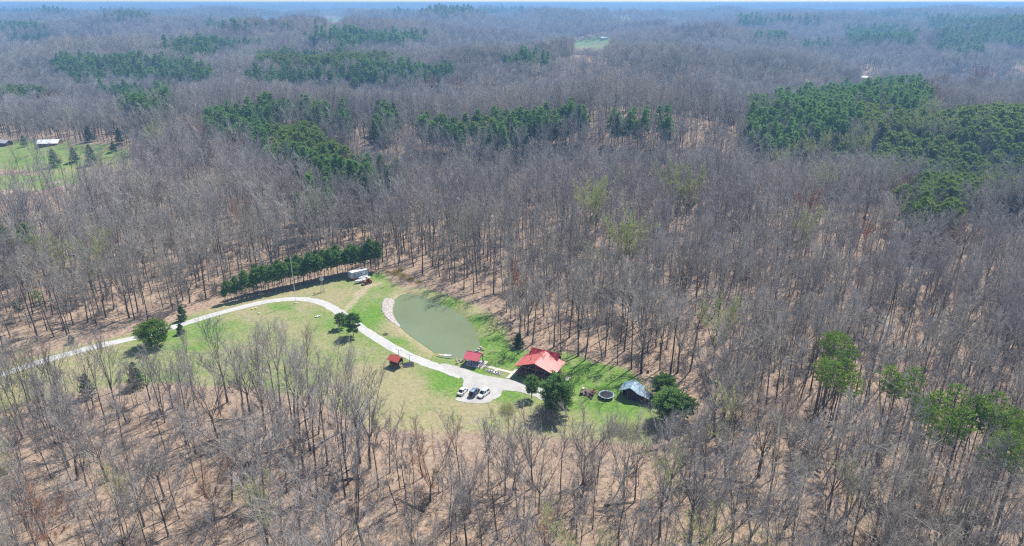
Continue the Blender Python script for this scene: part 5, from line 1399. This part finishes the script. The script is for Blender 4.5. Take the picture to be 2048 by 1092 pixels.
# ---- vehicles
def loft_body(sections, mat, name, parent):
    """sections: (x, half width bottom, half width top, z bottom, z top)"""
    rings = [[(x, -wb, z0), (x, wb, z0), (x, wb, z0 + (z1 - z0) * .55), (x, wt, z1), (x, -wt, z1), (x, -wb, z0 + (z1 - z0) * .55)] for x, wb, wt, z0, z1 in sections]
    mb = MB(); mb.loft(rings); return part(name, mb, mat, parent)
def pane(parent, pts, th=.02, mat='dark_glass', name='window'):
    P = [Vector(p) for p in pts]; n = (P[1] - P[0]).cross(P[2] - P[0]).normalized() * th
    mb = MB(); m = len(P); mb.add([tuple(p + n) for p in P] + [tuple(p - n * .5) for p in P], [tuple(range(m)), tuple(range(2 * m - 1, m - 1, -1))] + [(k, m + k, m + (k + 1) % m, (k + 1) % m) for k in range(m)])
    return part(name, mb, mat, parent)
def car(name, label, cat, px, py, head, L, Wd, H, paint, style, roofmat=None, under='tan_paint'):
    x, y = flat(px, py); t = thing(name, label, cat, (x, y, .06), head); w = Wd / 2
    zb, belt = .28, H * .58
    if style == 'suv': cab_ = (-L * .46, -L * .36, L * .10, L * .27)
    elif style == 'sedan': cab_ = (-L * .36, -L * .20, L * .08, L * .24)
    elif style == 'jeep': cab_ = (-L * .45, -L * .43, L * .10, L * .17)
    if style == 'jeep':
        loft_body([(-L / 2, w * .85, w * .85, .45, belt), (-L * .48, w * .9, w * .9, .42, belt), (L * .16, w * .9, w * .88, .4, belt), (L * .2, w * .8, w * .72, .45, belt + .02), (L * .46, w * .66, w * .6, .5, belt - .05), (L * .48, w * .6, w * .55, .55, belt - .12)], paint, 'body', t)
        for sx in (-.33, .32):
            for s_ in (-1, 1): mb = MB(); mb.box((sx * L, s_ * w * .93, .86), (1.0, .28, .08)); part('fender', mb, 'rubber', t)
    else:
        tail = belt - .02 if style == 'suv' else belt - .08
        loft_body([(-L / 2, w * .78, w * .72, zb + .15, tail - .2), (-L * .47, w * .93, w * .86, zb, tail), (-L * .2, w, w * .9, zb - .05, belt), (L * .18, w, w * .9, zb - .05, belt), (L * .30, w * .98, w * .84, zb - .03, belt - .07), (L * .45, w * .9, w * .74, zb, belt - .2), (L / 2, w * .72, w * .62, zb + .12, belt - .36)], paint, 'body', t)
    x0, x1, x2, x3 = cab_; wi = w * .80; wt = w * .68
    rings = [[(x0, -wi, belt - .03), (x0, wi, belt - .03), (x0 + .02, wi * .99, belt), (x0 + .02, -wi * .99, belt)]]
    mb = MB(); V = [(x0, -wi, belt - .04), (x0, wi, belt - .04), (x3, wi, belt - .04), (x3, -wi, belt - .04), (x1, -wt, H - .03), (x1, wt, H - .03), (x2, wt, H - .03), (x2, -wt, H - .03)]
    mb.add(V, [(3, 2, 1, 0), (4, 5, 6, 7)[::1], (0, 1, 5, 4), (1, 2, 6, 5), (2, 3, 7, 6), (3, 0, 4, 7)]); part('cabin_frame', mb, paint, t)
    mb = MB(); mb.box(((x1 + x2) / 2, 0, H), (x2 - x1 + .12, wt * 2 + .06, .07), taper=(.96, .94)); part('roof', mb, roofmat or paint, t)
    def lerp(a, b, f): return tuple(a[i] + (b[i] - a[i]) * f for i in range(3))
    def inset(q, m): c = tuple(sum(p[i] for p in q) / len(q) for i in range(3)); return [tuple(p[i] + (c[i] - p[i]) * m for i in range(3)) for p in q]
    pane(t, inset([V[2], V[3], V[7], V[6]][::-1], .1), name='windshield'); pane(t, inset([V[0], V[1], V[5], V[4]][::-1], .14), name='rear_window')
    for a, b, c, d in ((V[3], V[0], V[4], V[7]), (V[1], V[2], V[6], V[5])):
        for f0, f1 in ((.05, .47), (.53, .95)):
            q = [lerp(a, b, f0), lerp(a, b, f1), lerp(d, c, f1), lerp(d, c, f0)]; q = inset(q, .12)
            pane(t, q)
    for sx in (-.31, .31):
        for s_ in (-1, 1): wheel(t, sx * L, s_ * (w - .1), .36 if style != 'jeep' else .42, .24)
    for s_ in (-1, 1):
        mb = MB(); mb.box((L * .485, s_ * w * .62, belt - .38), (.08, .3, .13)); part('headlight', mb, 'white_membrane', t)
        mb = MB(); mb.box((-L * .485, s_ * w * .72, belt - .2), (.06, .16, .24)); part('taillight', mb, 'deep_red_metal', t)
        mb = MB(); mb.box((x3 - .25, s_ * (w * .9 + .1), belt + .08), (.16, .18, .13)); part('mirror', mb, paint, t)
    mb = MB(); mb.box((-L * .5, 0, zb + .18), (.14, Wd * .86, .22)); part('bumper', mb, under, t); mb = MB(); mb.box((L * .49, 0, zb + .12), (.14, Wd * .8, .2)); part('bumper', mb, under, t)
    if style == 'jeep':
        mb = MB(); mb.tube((-L / 2 - .02, 0, .95), (-L / 2 - .26, 0, .95), .38, n=14); part('spare_wheel', mb, 'rubber', t)
    return t
car('parked_car', 'white parked car, leftmost of the three at the gravel lot edge', 'car', 925.6, 785.5, math.radians(66), 4.2, 1.7, 1.42, 'white_paint', 'sedan')
car('parked_car', 'dark open-sided off-roader parked between the two white cars', 'car', 948.6, 789, math.radians(65), 4.0, 1.75, 1.8, 'navy_paint', 'jeep', 'blue_sheet')
car('parked_car', 'white parked car, rightmost of the three, nose toward the woods', 'car', 967.5, 790.5, math.radians(55 + 180), 4.4, 1.8, 1.6, 'white_paint', 'suv')

# travel trailer
a_ = math.radians(37); x, y = flat(719.5, 556.6)
t = thing('travel_trailer', 'long white camping trailer parked at the end of the pine row', 'trailer', (x - .6, y + .6, 0), a_)
L, w, h0, h1 = 7.4, 1.2, .55, 3.1
prof = [(-L / 2, h0 + .35), (-L / 2 + .35, h0), (L / 2, h0), (L / 2, h1), (-L / 2 + .5, h1), (-L / 2, h1 - .7)]
mb = MB(); mb.prism(prof, -w, w); part('body', mb, 'trailer_side', t)
mb = MB(); mb.box((.15, 0, h1 + .03), (L - .5, 2.44, .09)); ro = part('roof', mb, 'white_membrane', t)
for xx in (-1.5, 1.2): mb = MB(); mb.box((xx, 0, h1 + .14), (.5, .5, .14)); part('roof_vent', mb, 'trailer_side', ro)
for xx, ww in ((-2.0, .75), (-.35, .8), (.75, .6)): mb = MB(); mb.box((xx, -w - .01, 2.05), (ww, .04, .5)); part('window', mb, 'dark_glass', t)
mb = MB(); mb.box((2.0, -w - .015, 1.75), (.65, .04, 1.8)); d_ = part('door', mb, 'white_paint', t); mb = MB(); mb.box((1.76, -w - .05, 1.7), (.06, .05, .12)); part('handle', mb, 'steel', d_)
mb = MB(); mb.box((0, -w - .02, h1 - .12), (L - .6, .12, .12)); part('awning', mb, 'steel', t)
mb = MB(); mb.tube((-L / 2, -.6, .5), (-L / 2 - 1.1, 0, .5), .06, n=5); mb.tube((-L / 2, .6, .5), (-L / 2 - 1.1, 0, .5), .06, n=5); mb.tube((-L / 2 - .9, 0, 0), (-L / 2 - .9, 0, .55), .05, n=6); part('hitch', mb, 'dark_pole', t)
for xx in (.6, 1.45):
    for s_ in (-1, 1): wheel(t, xx, s_ * (w - .08), .35, .22)
mb = MB(); mb.box((1.0, 0, .5), (2.2, 2.1, .1)); part('chassis', mb, 'dark_pole', t)
x, y = flat(710.5, 559.2); t = thing('utility_cart', 'small red-orange garden cart on the grass before the camper', 'cart', (x, y - .3, 0), a_)
mb = MB(); mb.box((0, 0, .5), (1.5, .8, .3), taper=(1.1, 1.1)); part('tub', mb, 'orange_paint', t)
for sx in (-.5, .5):
    for s_ in (-1, 1): mb = MB(); mb.tube((sx, s_ * .42, .22), (sx, s_ * .52, .22), .22, n=10); part('wheel', mb, 'rubber', t)
mb = MB(); mb.tube((-.8, 0, .4), (-1.6, 0, .8), .03, n=5); part('handle', mb, 'dark_pole', t)
# two boats on trailers
for (px, py, Lb, lab) in ((721.5, 565.0, 4.9, 'longer white boat on its trailer, next to the orange tractor'), (727.5, 558.8, 4.3, 'smaller white open boat between the camper and the longer boat')):
    x, y = flat(px, py); t = thing('boat', lab, 'boat', (x, y, 0), math.radians(40 + 180), 'white boats parked by the camper')
    rings = []
    for k in range(9):
        u = -1 + k / 4; ww = .85 * (1 if u < 0 else (1 - u ** 2.6)) + .02; z = .55; hz2 = .62 + .12 * max(0, u) ** 2
        rings.append([(u * Lb / 2, -ww, z + hz2), (u * Lb / 2, -ww * .9, z + .2), (u * Lb / 2, 0, z + .12 * max(0, u) ** 2), (u * Lb / 2, ww * .9, z + .2), (u * Lb / 2, ww, z + hz2), (u * Lb / 2, ww * .78, z + hz2 - .01), (u * Lb / 2, ww * .7, z + .3), (u * Lb / 2, -ww * .7, z + .3), (u * Lb / 2, -ww * .78, z + hz2 - .01)])
    mb = MB(); mb.loft(rings); part('hull', mb, 'white_membrane', t)
    for s_ in (-.45, 0, .4): mb = MB(); mb.box((s_ * Lb / 2, 0, 1.0), (.35, 1.2, .1)); part('bench', mb, 'trailer_side', t)
    mb = MB(); mb.box((-Lb / 2 - .2, 0, 1.1), (.35, .4, .6)); mb.box((-Lb / 2 - .25, 0, .7), (.15, .15, .7)); part('outboard_motor', mb, 'rubber', t)
    mb = MB(); mb.box((0, -.5, .42), (Lb * .8, .08, .1)); mb.box((0, .5, .42), (Lb * .8, .08, .1)); mb.tube((Lb * .4, .5, .42), (Lb * .62, 0, .42), .05, n=5); mb.tube((Lb * .4, -.5, .42), (Lb * .62, 0, .42), .05, n=5); part('trailer_frame', mb, 'steel', t)
    for s_ in (-1, 1): wheel(t, -.3, s_ * .98, .28, .18)
# tractor
x, y = flat(735.5, 567.2); t = thing('tractor', 'orange tractor with front loader and cream canopy by the boats', 'tractor', (x, y, 0), math.radians(47 + 180))
mb = MB(); mb.box((.85, 0, 1.0), (1.3, .62, .55), taper=(.96, .8)); part('hood', mb, 'orange_paint', t)
mb = MB(); mb.box((-.2, 0, .7), (2.4, .5, .4)); part('chassis', mb, 'dark_pole', t)
for s_ in (-1, 1):
    wheel(t, -.7, s_ * .75, .72, .4, hub='orange_paint'); wheel(t, 1.15, s_ * .62, .42, .28, hub='orange_paint')
    mb = MB(); mb.box((-.7, s_ * .7, 1.5), (1.0, .42, .08)); part('fender', mb, 'orange_paint', t)
    mb = MB(); mb.tube((-.9, s_ * .5, 1.0), (-.95, s_ * .5, 2.35), .05, n=5); part('canopy_post', mb, 'dark_pole', t)
    mb = MB(); mb.tube((.1, s_ * .5, 1.2), (1.3, s_ * .55, 1.15), .06, n=5); mb.tube((1.3, s_ * .55, 1.15), (2.0, s_ * .55, .4), .06, n=5); part('loader_arm', mb, 'dark_pole', t)
mb = MB(); mb.box((2.15, 0, .35), (.6, 1.6, .5), taper=(1.1, 1)); part('bucket', mb, 'grey_wood', t)
mb = MB(); mb.box((-.75, 0, 2.4), (1.3, 1.25, .1)); part('canopy', mb, 'cream_paint', t)
mb = MB(); mb.box((-.55, 0, 1.25), (.5, .5, .12)); mb.box((-.8, 0, 1.5), (.1, .5, .45)); part('seat', mb, 'rubber', t)
mb = MB(); mb.tube((.0, 0, 1.2), (-.15, 0, 1.6), .03, n=5); mb.tube((-.13, 0, 1.58), (-.17, 0, 1.62), .2, n=12); part('steering_wheel', mb, 'rubber', t)

# ---- windmill, lattice mast
x, y = flat(645.5, 584); t = thing('windmill', 'small grey lattice windmill with a bladed wheel on the lawn', 'windmill', (x, y, 0), .3)
Hh = 5.3; mb = MB()
for sx in (-1, 1):
    for sy in (-1, 1): mb.tube((sx * .75, sy * .75, -.1), (sx * .1, sy * .1, Hh), .05, n=4)
for k in range(6):
    z0, z1 = Hh * k / 6, Hh * (k + 1) / 6; q0, q1 = .75 - .65 * k / 6, .75 - .65 * (k + 1) / 6
    for a, b in (((-1, -1), (1, -1)), ((1, -1), (1, 1)), ((1, 1), (-1, 1)), ((-1, 1), (-1, -1))):
        mb.tube((a[0] * q0, a[1] * q0, z0 + .02), (b[0] * q1, b[1] * q1, z1), .025, n=3); mb.tube((a[0] * q0, a[1] * q0, z0 + .02), (b[0] * q0, b[1] * q0, z0 + .02), .025, n=3)
part('tower', mb, 'steel', t)
mb = MB(); mb.tube((0, -.35, Hh + .1), (0, 1.3, Hh + .1), .04, n=5); part('shaft', mb, 'steel', t)
mb = MB(); mb.add([(-.02, 1.0, Hh - .2), (-.02, 1.8, Hh - .4), (-.02, 1.8, Hh + .6), (-.02, 1.0, Hh + .35), (.02, 1.0, Hh - .2), (.02, 1.8, Hh - .4), (.02, 1.8, Hh + .6), (.02, 1.0, Hh + .35)], [(0, 1, 2, 3), (7, 6, 5, 4), (0, 4, 5, 1), (1, 5, 6, 2), (2, 6, 7, 3), (3, 7, 4, 0)]); part('tail_vane', mb, 'pale_steel', t)
wh = MB(); wh.tube((0, -.42, Hh + .1), (0, -.3, Hh + .1), .1, n=8); wo_ = part('wind_wheel', wh, 'pale_steel', t)
for k in range(12):
    a = k * math.pi / 6; c, s_ = math.cos(a), math.sin(a); mb = MB(); e = Vector((c, 0, s_)); f = Vector((-s_, 0, c)); o_ = Vector((0, -.36, Hh + .1)); g_ = Vector((0, .09, 0))
    P = [o_ + e * .25 - f * .05, o_ + e * .8 - f * .16 - g_, o_ + e * .8 + f * .16 + g_, o_ + e * .25 + f * .05]; mb.add([tuple(p) for p in P] + [tuple(p + Vector((0, .015, 0))) for p in P], [(0, 1, 2, 3), (7, 6, 5, 4), (0, 4, 5, 1), (1, 5, 6, 2), (2, 6, 7, 3), (3, 7, 4, 0)]); part('blade', mb, 'pale_steel', wo_)
x, y = flat(592.3, 606.8); t = thing('radio_mast', 'tall thin white lattice mast beside the outer bend of the drive', 'mast', (x, y, 0)); Hh = 16.3
mb = MB()
for k in range(3): a = k * 2.094; mb.tube((math.cos(a) * .2, math.sin(a) * .2, 0), (math.cos(a) * .15, math.sin(a) * .15, Hh), .022, n=4)
for k in range(22):
    z0, z1 = Hh * k / 22, Hh * (k + 1) / 22
    for j in range(3): a, b = j * 2.094, (j + 1) * 2.094; mb.tube((math.cos(a) * .2, math.sin(a) * .2, z0), (math.cos(b) * .2, math.sin(b) * .2, z1), .014, n=3)
part('lattice', mb, 'pale_steel', t); mb = MB(); mb.tube((0, 0, Hh), (0, 0, Hh + 2.2), .035, n=4); mb.tube((-.6, 0, Hh + .6), (.6, 0, Hh + .6), .03, n=4); mb.tube((-.4, 0, Hh + 1.2), (.4, 0, Hh + 1.2), .03, n=4); part('antenna', mb, 'pale_steel', t)
mb = MB(); mb.box((0, 0, .12), (.9, .9, .3)); part('base', mb, 'concrete', t)
for k, (dx, dy) in enumerate(((-9, -6), (7.5, -6), (1, 9))):
    mb = MB(); mb.tube((0, 0, Hh * .82), (dx, dy, .05), .008, n=3, cap=False); part('guy_wire', mb, 'steel', t)
# small litter things on the lawn by the far bend
for k, (px, py, mat, nm, lab, cat) in enumerate([(504, 619, 'yellow_plastic', 'bucket', 'yellow bucket on the grass inside the drive bend', 'bucket'), (512, 617.5, 'cream_paint', 'bucket', 'cream bucket right of the yellow bucket inside the drive bend', 'bucket'), (518, 628, 'cream_paint', 'bucket', 'lone pale bucket nearest the trees inside the drive bend', 'bucket')]):
    x, y = flat(px, py); t = thing(nm, lab, cat, (x, y, 0)); mb = MB(); mb.tube((0, 0, 0), (0, 0, .45), .24, .32, 10); part('body', mb, mat, t); mb = MB(); mb.tube((-.32, 0, .45), (0, 0, .68), .02, n=3); mb.tube((0, 0, .68), (.32, 0, .45), .02, n=3); part('handle', mb, 'steel', t)
hull(2.4, .8, .3, 'white_membrane', 'rowing_boat', 'small white dinghy lying on the lawn inside the bend', 'boat', 636, 633.5, .6)

# ---- rock shore of the pond
rg = np.random.default_rng(77); mb = MB(); cnt = 0
bx0, bx1 = min(p[0] for p in RIPRAP), max(p[0] for p in RIPRAP); by0, by1 = min(p[1] for p in RIPRAP), max(p[1] for p in RIPRAP)
PXr = rg.uniform(bx0, bx1, 16000); PYr = rg.uniform(by0, by1, 16000); ok = inside(RIPRAP, PXr, PYr); PXr, PYr = PXr[ok][:5200], PYr[ok][:5200]; PZr = height(PXr, PYr) - 1.6 * sstep(-3, 3, polydist(POND, PXr, PYr))
for i in range(len(PXr)):
    r = rg.uniform(.16, .38); c = np.array([PXr[i], PYr[i], PZr[i] + r * .25]); q = rg.normal(size=(6, 3)) * .12 + np.array([[1, 0, 0], [-1, 0, 0], [0, 1, 0], [0, -1, 0], [0, 0, .6], [0, 0, -.6]])
    mb.add([tuple(c + v * r) for v in q], [(4, 0, 2), (4, 2, 1), (4, 1, 3), (4, 3, 0), (5, 2, 0), (5, 1, 2), (5, 3, 1), (5, 0, 3)])
simple('shore_rock', (0.62, 0.55, 0.49), 0.9, 0.2, 0.35, 1.6)
ob = link('shore_rocks', mb.mesh('shore_rocks', 'shore_rock')); ob['kind'] = 'stuff'; ob['label'] = 'pale broken rock laid along the left shore of the pond'

# ---- far buildings
def house(px, py, rz, W, D, H, R, roof, wall, label, nwin=4, s=1.0):
    x, y, z = land(px, py); t = thing('farmhouse', label, 'house', (x, y, z), rz)
    mb = MB(); mb.box((0, 0, H / 2 - .3), (W, D, H + .6)); part('wall', mb, wall, t)
    roof_plane('roof', (-W / 2 - .5, -D / 2 - .5, H - .1), (W / 2 + .5, -D / 2 - .5, H - .1), (W / 2 + .5, 0, H + R), (-W / 2 - .5, 0, H + R), roof, t, 10)
    roof_plane('roof', (W / 2 + .5, D / 2 + .5, H - .1), (-W / 2 - .5, D / 2 + .5, H - .1), (-W / 2 - .5, 0, H + R), (W / 2 + .5, 0, H + R), roof, t, 10)
    for sx in (-1, 1):
        q = [(sx * (W / 2 - .02), -D / 2, H), (sx * (W / 2 - .02), D / 2, H), (sx * (W / 2 - .02), 0, H + R - .1)]
        mb = MB(); mb.add(q + [(a - sx * .1, b, c) for a, b, c in q], [(0, 1, 2), (5, 4, 3), (0, 3, 4, 1), (1, 4, 5, 2), (2, 5, 3, 0)]); part('gable', mb, wall, t)
    for k in range(nwin): mb = MB(); mb.box((-W / 2 + W * (k + .7) / (nwin + .4), -D / 2 - .02, H * .55), (1.2, .05, 1.1)); part('window', mb, 'dark_glass', t)
    return t
house(101, 292, math.radians(8), 15, 9, 2.9, 2.3, 'white_membrane', 'brick_paving', 'low brick farmhouse with a bright white roof on the far-left field')
house(12, 291, math.radians(-20), 9, 6, 2.6, 2.0, 'grey_roof', 'log_wall', 'brown shed with a grey roof at the left edge of the farm field', 1)
house(376, 419, math.radians(12), 7, 5, 2.3, 1.4, 'grey_roof', 'grey_wood', 'small weathered hut with a pale roof deep in the left woods', 1)
house(1722, 158, math.radians(-15), 24, 9, 3.5, 2.5, 'white_membrane', 'white_paint', 'long white building in the small clearing far up the right valley', 4)
house(1208, 78, math.radians(10), 18, 9, 3.5, 2.5, 'white_membrane', 'white_paint', 'distant white farm building behind the pale green field', 3)
